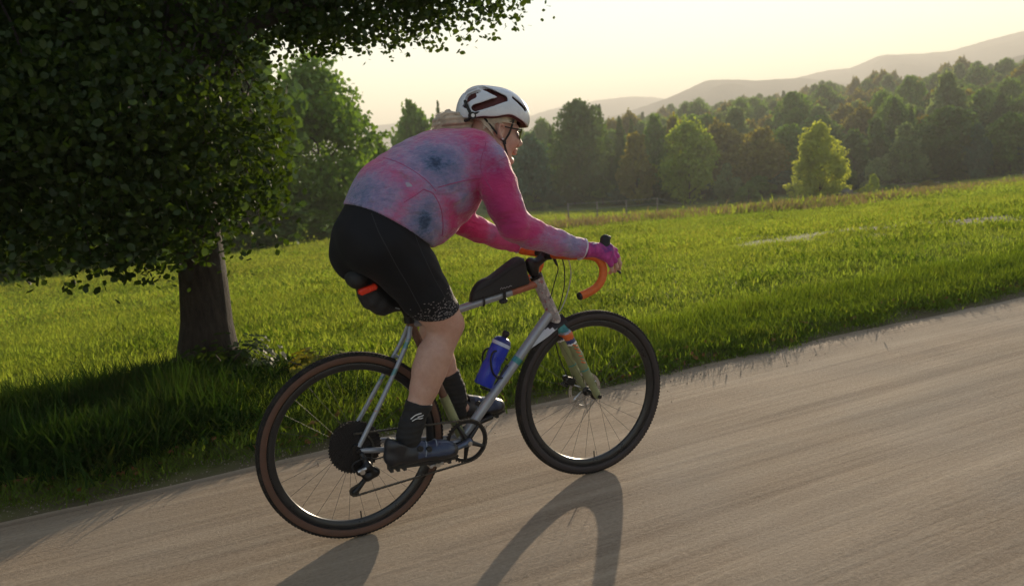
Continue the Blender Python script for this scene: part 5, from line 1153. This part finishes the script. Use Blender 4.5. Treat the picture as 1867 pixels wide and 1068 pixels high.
# rear derailleur
rd = empty('rear_derailleur', parent=bike)
s = SDF((-.06, -.13, .18), (.09, -.04, .36), .003)
s.cap((.008, -.080, .345), (.022, -.090, .305), .010, .011, .008); s.cap((.022, -.093, .303), (-.012, -.100, .287), .014, .012, .008); s.cap((.022, -.095, .300), (.050, -.092, .272), .012, .014, .008); s.cap((-.012, -.096, .287), (.018, -.090, .258), .010, .013, .008); s.cap((.018, -.088, .258), (.048, -.090, .268), .016, .016, .010)
sdf_obj('derailleur_body', [s], [M_BLK], rd)
[part('cage_plate', lambda m: m.tube([(.038, q, .262), (.006, q, .232), (-.032, q, .198)], [.010, .006, .011], 8, sx=.35), M_BLK, rd) for q in (-.070, -.052)]
for px_, pz_ in ((.030, .256), (-.030, .203)):
    m = MB(); m.disc((px_, -.061, pz_), .0125, .008, 20)
    for k in range(12): a = k * math.pi / 6; m.box((px_ + .0155 * math.cos(a), -.061, pz_ + .0155 * math.sin(a)), (.006, .003, .004), Matrix.Rotation(-a, 3, 'Y'))
    m.build('pulley', M_RUB, rd)
m = MB(); m.disc((-.004, -.112, .290), .010, .004, 20); m.tube([(-.020, -.108, .293), (.012, -.1085, .300)], .006, 8); m.build('silver_cap', M_SILVER, rd)
part('shift_cable', lambda m: m.tube(spline([(.14, -.062, .315), (.06, -.085, .318), (.02, -.098, .335), (-.03, -.10, .325), (-.035, -.10, .30), (-.015, -.10, .288)], 6), .0026, 6), M_RUB, rd)
# crankset
ck = empty('crankset', parent=bike)
NTt = 42; cr_ = .0865; yc = -.0465
poly = []
for q in range(NTt * 4): a = 2 * math.pi * q / (NTt * 4); rr_ = cr_ + (.0028 if q % 4 in (1, 2) else -.0028); poly.append((rr_ * math.cos(a), rr_ * math.sin(a)))
n_ = len(poly); ri = .0715; m = MB(); inn = [(ri * math.cos(2 * math.pi * q / n_), ri * math.sin(2 * math.pi * q / n_)) for q in range(n_)]
for yy0, yy1 in ((yc - .002, yc + .002),):
    v = [(BB[0] + p[0], yy0, BB[2] + p[1]) for p in poly + inn] + [(BB[0] + p[0], yy1, BB[2] + p[1]) for p in poly + inn]; f = []
    for q in range(n_): j = (q + 1) % n_; f += [(q, j, n_ + j, n_ + q), (2 * n_ + q, 3 * n_ + q, 3 * n_ + j, 2 * n_ + j), (q, 2 * n_ + q, 2 * n_ + j, j), (n_ + q, n_ + j, 3 * n_ + j, 3 * n_ + q)]
    m.add(v, f)
m.build('chainring', M_BLK, ck, False)
m = MB()
for k in range(5): a = R(-100 + 72 * k); m.tube([(BB[0] + .012 * math.cos(a), yc - .006, BB[2] + .012 * math.sin(a)), (BB[0] + .074 * math.cos(a), yc - .002, BB[2] + .074 * math.sin(a))], [.011, .007], 8, sx=1)
m.disc((BB[0], -.052, BB[2]), .022, .018, 28); m.build('spider', M_BLK, ck)
def crank(y0, y1, e, mat):
    part('crank_arm', lambda m: m.tube(spline([(BB[0] + (e[0] - BB[0]) * q, y0 + (y1 - y0) * q, BB[2] + (e[1] - BB[2]) * q) for q in (-.06, .2, .5, .8, 1.05)], 4), [.016, .0155, .014, .0125, .0115, .011, .0105, .010, .010, .010, .010, .0105, .011, .0115, .012, .0125, .012][:17], 12, sx=1.15), mat, ck)
crank(-.066, -.082, (.272, .262), simple('blue_grey_crank', (.10, .13, .19), .3, .6, .3, 20, .05, .001)); crank(.066, .082, (.600, .320), M_BLK)
part('crank_axle', lambda m: m.tube([(BB[0], -.072, BB[2]), (BB[0], .072, BB[2])], .012, 16), M_BLK, ck)
m = MB(); m.disc((BB[0], -.083, BB[2]), .009, .004, 20); m.build('crank_bolt', M_SILVER, ck)
for (px_, pz_), s_ in (((.272, .262), -1), ((.600, .320), 1)):
    m = MB(); m.tube([(px_, s_ * .084, pz_), (px_, s_ * .150, pz_)], [.008, .0075], 12); m.box((px_ + .022, s_ * .120, pz_ + .003), (.012, .052, .010), None, .002); m.box((px_ - .022, s_ * .120, pz_ - .003), (.012, .052, .010), None, .002); m.box((px_, s_ * .098, pz_), (.050, .006, .008), None, .001); m.box((px_, s_ * .142, pz_), (.050, .006, .008), None, .001)
    m.box((px_ + .01, s_ * .120, pz_ - .010), (.014, .03, .010), None, .002)
    m.build('pedal', M_SILVER if s_ < 0 else M_BLK, ck)
# chain: alternating plates on the real path
def arc(c, r, a0, a1, y, n=14): return [(c[0] + r * math.cos(R(a0 + (a1 - a0) * k / n)), y, c[1] + r * math.sin(R(a0 + (a1 - a0) * k / n))) for k in range(n + 1)]
path = arc((BB[0], BB[2]), cr_, 96, -84, yc) + [(-.030 + .0, -.061, .186)] + arc((-.030, .203), .0165, 270, 110, -.061, 6) + arc((.030, .256), .0165, -70, 40, -.061, 5) + arc((0, RW), .062, -30, 96, -.052, 8)[::1]
pl = [Vector(p) for p in path]; pl.append(pl[0]); L_ = [0]
for a, b in zip(pl[:-1], pl[1:]): L_.append(L_[-1] + (b - a).length)
m = MB(); sN = int(L_[-1] / .0127); Lk_ = []
for k in range(sN + 1): d = L_[-1] * k / sN; i = max(0, min(len(pl) - 2, np.searchsorted(L_, d) - 1)); q = (d - L_[i]) / max(1e-6, L_[i + 1] - L_[i]); Lk_.append(pl[i].lerp(pl[i + 1], q))
for k in range(sN):
    a, b = Lk_[k], Lk_[k + 1]; wv = .0036 if k % 2 else .0026
    for yy in (-wv, wv): o_ = Vector((0, yy, 0)); m.tube([a + o_, (a + b) / 2 + o_, b + o_], [.0043, .0032, .0043], 6, sx=.22)
    m.tube([a - Vector((0, .004, 0)), a + Vector((0, .004, 0))], .0038, 6)
o = m.build('chain', M_STEEL, ck, False); o['kind'] = 'stuff'

# ---- fork, front brake, short mudguard
fk = empty('fork', parent=bike)
s = SDF((.85, -.075, .33), (1.09, .075, .74), .0035)
s.cap((.905, 0, .675), (.915, 0, .655), .027, .027, .01)
for q in (-1, 1): s.cap((.912, 0, .664), (.925, q * .040, .640), .022, .021, .012); s.chain([(.925, q * .040, .640), (.965, q * .048, .545), (1.005, q * .054, .445), (1.036, q * .058, .372)], [.0205, .0205, .0185, .0150], .01); s.cap((1.036, q * .058, .372), (1.043, q * .058, .358), .015, .015, .008)
def fork_fm(c):
    t_ = (c[:, 0] - .905) * .36 + (.675 - c[:, 2]) * .93; k = np.zeros(len(c), int)      # 0 olive
    k[t_ < .022] = 1; k[(t_ >= .022) & (t_ < .030)] = 5; k[(t_ >= .030) & (t_ < .058)] = 2; k[(t_ >= .058) & (t_ < .076)] = 3; k[(t_ >= .076) & (t_ < .083)] = 4; k[(t_ > .205) & (t_ < .211)] = 1; return k
sdf_obj('fork_blades', [s], [M_OLIVE, M_TEAL, M_ORANGE, M_NAVY, M_WHITE, M_PAINT], fk, relax=1, fm=fork_fm)
# orange slanted strokes down the near blade
m = MB()
for k in range(6):
    q = .098 + .0165 * k; cx_ = .905 + q * .375; cz_ = .675 - q * .928 + .010; m.tube([(cx_ - .006, -.0615 - .0008 * k, cz_ + .006), (cx_ + .002, -.0690 - .0007 * k, cz_ + .001), (cx_ + .012, -.0655 - .0007 * k, cz_ - .002)], .0030, 5)
m.build('orange_strokes', M_ORANGE, fk)
part('front_axle', lambda m: m.tube([(WB, -.078, WR), (WB, .072, WR)], .0085, 14), M_BLK, fk)
part('headset', lambda m: m.tube([(.9035, 0, .680), (.9075, 0, .670)], .0285, 24), M_BLK, fk)
part('headset_cap', lambda m: m.tube([(.8205, 0, .889), (.8165, 0, .899)], .0275, 24), M_BLK, fk)
def caliper(m, c):
    m.box(c, (.050, .030, .034), Matrix.Rotation(R(25), 3, 'Y'), .006); m.box((c[0] - .018, c[1] + .003, c[2] + .016), (.022, .022, .024), None, .004); m.tube([(c[0] - .03, c[1], c[2] + .0), (c[0] - .042, c[1], c[2] - .008)], .006, 8); m.tube([(c[0] - .02, c[1] - .012, c[2] - .016), (c[0] - .02, c[1] + .02, c[2] - .016)], .007, 10)
part('brake_caliper', lambda m: caliper(m, (.972, .052, .412)), M_BLK, fk)
part('brake_caliper', lambda m: caliper(m, (.055, .050, .400)), M_BLK, frame)
part('brake_hose', lambda m: m.tube(spline([(.965, .052, .43), (.935, .060, .52), (.915, .058, .62), (.905, .030, .69), (.915, -.01, .76), (.935, -.02, .84), (.93, -.04, .92), (.91, -.06, .965)], 7), .0024, 6), M_RUB, fk)
# mudguard: short curved blade behind the crown
m = MB(); V_, F_ = [], []; na_, nw_ = 16, 9
for lay in (0, 1):
    for i in range(na_):
        q = i / (na_ - 1); a = R(108 + 33 * q); hw = .033 * (1 - .80 * max(0, (q - .45) / .55) ** 1.6)
        for j in range(nw_): b = (j / (nw_ - 1)) * 2 - 1; r_ = .381 - .030 * b * b * (hw / .033) + (.0022 if lay else 0); V_.append((WB + r_ * math.cos(a), hw * b, WR + r_ * math.sin(a)))
L0 = na_ * nw_
for i in range(na_ - 1):
    for j in range(nw_ - 1): k = i * nw_ + j; F_ += [(k, k + 1, k + nw_ + 1, k + nw_), (L0 + k, L0 + k + nw_, L0 + k + nw_ + 1, L0 + k + 1)]
    for j in (0, nw_ - 1): k = i * nw_ + j; F_.append((k, k + nw_, L0 + k + nw_, L0 + k))
m.add(V_, F_); m.m = [1 if np.mean([V_[q_][1] for q_ in f_]) < -.30 * max(abs(V_[q_][1]) for q_ in range(0, L0)) and np.mean([abs(V_[q_][1]) for q_ in f_]) > .006 and np.mean([V_[q_][2] for q_ in f_]) < .672 else 0 for f_ in F_]
m.build('mudguard', [M_BLK, simple('matt_silver_mudguard', (.50, .53, .58), .4, 0, .1, 20, .05, .001)], fk)
# ---- cockpit
part('spacers', lambda m: m.tube([(.8165, 0, .899), (.800, 0, .942)], .0185, 20), M_BLK, bike)
s = SDF((.75, -.06, .87), (.93, .06, 1.02), .0035); s.cap((.808, 0, .918), (.797, 0, .952), .023, .023, .008); s.cap((.803, 0, .936), (.868, 0, .974), .020, .018, .012); s.cap((.874, -.024, .979), (.874, .024, .979), .022, .022, .008)
sdf_obj('stem', [s], [M_BLK], bike, relax=1)
hb = empty('handlebar', parent=bike)
for q in (-1, 1):
    P_ = spline([(.874, 0, .979), (.874, q * .06, .981), (.874, q * .125, .984), (.890, q * .178, .984), (.940, q * .203, .982), (.985, q * .209, .966), (1.006, q * .213, .930), (.998, q * .219, .888), (.965, q * .226, .856), (.920, q * .231, .840), (.884, q * .234, .833)], 7)
    if q > 0: P_ = [Vector((p.x - .24 * p.y, p.y, p.z)) for p in P_]
    FX = -.05 if q > 0 else 0
    part('bar', lambda m: m.tube(P_[:9], .0125, 14), M_BLK, hb)
    m = MB(); n_ = len(P_) - 7; m.tube(P_[7:], [.0162 + .0006 * math.sin(k * 2.1) for k in range(n_)], 16)
    m.build('bar_tape', M_TAPE, hb)
    part('bar_plug', lambda m: m.tube([P_[-1], P_[-1] + (P_[-1] - P_[-2]).normalized() * .008], [.0166, .0135], 14), M_BLK, hb)
    s = SDF((.86, min(q * .17, q * .245), .93), (1.09, max(q * .17, q * .245), 1.09), .003)
    s.chain([(.962 + FX, q * .206, .984), (1.000 + FX, q * .206, .994), (1.024 + FX, q * .205, 1.008), (1.030 + FX, q * .204, 1.034)], [.0175, .0185, .020, .0205], .01)
    sdf_obj('brake_hood', [s], [M_RUB], hb, relax=1)
    part('brake_lever', lambda m: m.tube(spline([(1.040, q * .205, 1.000), (1.060, q * .205, .975), (1.066, q * .206, .940), (1.074, q * .209, .912), (1.088, q * .213, .893)], 5) if q < 0 else spline([(.990, .205, 1.000), (1.010, .205, .975), (1.016, .206, .940), (1.024, .209, .912), (1.036, .213, .893)], 5), [.008] * 6 + [.0062] * 9 + [.005] * 6, 8, sx=.8), M_BLK, hb)
    if q < 0: part('hood_cap', lambda m: m.sphere((1.048, q * .204, 1.040), (.0085, .009, .0085), 10, 8), M_STEEL, hb)
part('shift_cable', lambda m: m.tube(spline([(.90, -.10, .972), (.935, -.075, .945), (.952, -.05, .88), (.935, -.035, .80), (.905, -.030, .745), (.88, -.022, .725)], 7), .0024, 6), simple('pale_cable', (.35, .36, .37), .4, 0, .1, 40), hb)
part('shift_cable', lambda m: m.tube(spline([(.885, -.05, .965), (.898, -.045, .92), (.885, -.035, .87), (.862, -.028, .80)], 7), .0022, 6), M_RUB, hb)
# ---- bottle cage
part('bottle_cage', lambda m: [m.tube(spline([(.628, q * .012, .505), (.600, q * .030, .515), (.575, q * .041, .545), (.572, q * .040, .60), (.60, q * .030, .625), (.655, q * .014, .575)], 5), .0042, 6) for q in (-1, 1)] + [m.tube([(.590, 0, .462), (.66, 0, .55)], .007, 8), m.tube([(.54, -.02, .478), (.575, 0, .458), (.54, .02, .478)], .004, 6)], M_BLK, bike)

# ================================================================== THINGS CARRIED ON THE BICYCLE
wbt = empty('water_bottle', (.5445, 0, .487)); tag(wbt, 'blue sports bottle with white band and black nozzle in the cage on the down tube', 'bottle')
wbt.rotation_euler = (0, math.atan2(.118, .190), 0)
wbt.scale = (1.08, 1.08, 1.02)
m = MB(); m.lathe([(.0005, 0), (.032, 0), (.0355, .006), (.0355, .085), (.0325, .098), (.0325, .108), (.0355, .120), (.0355, .168), (.0005, .168)], (0, 0, 0), 36, 'z', True); bo = m.build('bottle_body', simple('translucent_blue_plastic', (.008, .03, .42), .3, 0, .1, 12, .05, .001), wbt)
m = MB(); m.lathe([(.0358, .170), (.0368, .170), (.0368, .184), (.0358, .184)], (0, 0, 0), 36, 'z'); m.build('white_band', simple('pale_band', (.45, .52, .70), .4, 0, .05, 20), wbt)
m = MB(); m.lathe([(.0005, .168), (.0358, .168), (.0362, .184), (.030, .198), (.018, .206), (.0005, .206)], (0, 0, 0), 36, 'z'); m.build('bottle_cap', simple('blue_cap', (.010, .022, .17), .35, 0, .1, 12), wbt)
m = MB(); m.lathe([(.0005, .206), (.010, .206), (.011, .214), (.014, .218), (.014, .228), (.010, .234), (.0005, .234)], (0, 0, 0), 24, 'z'); m.build('nozzle', M_RUB, wbt)
OUT = [(.520, .834), (.527, .862), (.541, .886), (.560, .904), (.582, .914), (.606, .916), (.628, .926), (.66, .944), (.70, .966), (.728, .980), (.744, .983), (.758, .977), (.765, .955), (.770, .915), (.778, .884), (.772, .872), (.70, .860), (.62, .848), (.56, .838)]
OC = np.array(OUT).mean(0); vv, ff = [], []; LY = [(-.031, .86), (-.0285, .95), (-.022, 1.0), (-.008, 1.012), (.008, 1.012), (.022, 1.0), (.0285, .95), (.031, .86)]
for yy, sc_ in LY: vv += [(OC[0] + (p[0] - OC[0]) * sc_ + .0, yy * (1 if p[0] > .60 else .62), OC[1] + (p[1] - OC[1]) * sc_) for p in OUT]
nO = len(OUT)
for a in range(len(LY) - 1): ff += [(a * nO + b, (a + 1) * nO + b, (a + 1) * nO + (b + 1) % nO, a * nO + (b + 1) % nO) for b in range(nO)]
ff += [tuple(range(nO)), tuple(range((len(LY) - 1) * nO, len(LY) * nO))[::-1]]
m = MB(); m.add(vv, ff); ttb = m.build('top_tube_bag', M_NYL, angle=70); tag(ttb, 'wedge-shaped black bag strapped on top of the top tube behind the stem', 'bag')
m = MB(); m.tube([(.53, -.0215, .868), (.60, -.0305, .893), (.70, -.0318, .943), (.757, -.0318, .962)], .0016, 5); m.build('zip', M_STRAP, ttb)
m = MB(); m.tube([(.640, -.0316, .868), (.646, -.032, .876), (.650, -.0316, .869), (.657, -.0316, .874), (.663, -.0316, .870), (.670, -.0316, .876), (.676, -.0316, .872), (.685, -.0316, .878), (.692, -.0316, .875)], .0011, 4)
m.build('white_script', simple('grey_print', (.4, .4, .4), .6, 0, .05, 20), ttb)
m = MB()
for xx, zz in ((.665, .842), (.575, .828)):
    ring = [(xx + .003 * math.cos(k), .022 * math.cos(k), zz + .004 + .024 * math.sin(k)) for k in [j_ * math.pi / 9 for j_ in range(18)]]; m.tube(ring, .006 if xx > .6 else .004, 6, closed=True)
m.sphere((.662, -.004, .816), (.020, .014, .012), 12, 8); m.build('strap', M_NYL, ttb)
s = SDF((.04, -.07, .78), (.30, .07, 1.0), .0035)
s.chain([(.112, 0, .945), (.130, 0, .905), (.165, 0, .875), (.215, 0, .868)], [.034, .040, .036, .026], .03, ys=1.15); s.cap((.12, 0, .935), (.23, 0, .915), .036, .026, .03); s.cap((.215, 0, .858), (.245, 0, .846), .018, .010, .01)
s.warp(lambda X, Y, Z: .0018 * np.sin(X * 120) * np.sin(Z * 90))
sb = sdf_obj('saddle_bag', [s], [M_NYL]); tag(sb, 'black bag hanging under the saddle', 'bag')
m = MB(); m.tube([(.15, -.042, .872), (.165, -.044, .868), (.178, -.042, .862)], .0022, 5); m.tube([(.20, -.034, .862), (.222, -.030, .852)], .002, 5); m.build('reflective_trim', simple('grey_trim', (.35, .38, .42), .4, 0, .05, 20), sb)
lm = MB(); lm.box((0, 0, 0), (.070, .034, .022), Matrix.Rotation(R(-14), 3, 'Y'), .006)
lt = lm.build('rear_light', simple('red_lamp_plastic', (.75, .04, .012), .25, 0, .1, 20, 0)); lt.location = (.098, -.064, .948); tag(lt, 'small red rear light clipped to the side of the black saddle bag', 'bicycle light')

# ================================================================== THE AIR
m = MB(); m.box((900, 900, 82), (5600, 5600, 246)); hz = m.build('haze', [], None, False)
t = NT('evening_haze'); t.t.nodes.remove(t.b); pv = t.n('VolumePrincipled'); pv.inputs['Density'].default_value = HAZE_D
pv.inputs['Color'].default_value = (.96, .94, .87, 1); pv.inputs['Anisotropy'].default_value = .14
t.l(pv.outputs[0], t.out.inputs['Volume']); hz.data.materials.append(t.m); tag(hz, kind='stuff')
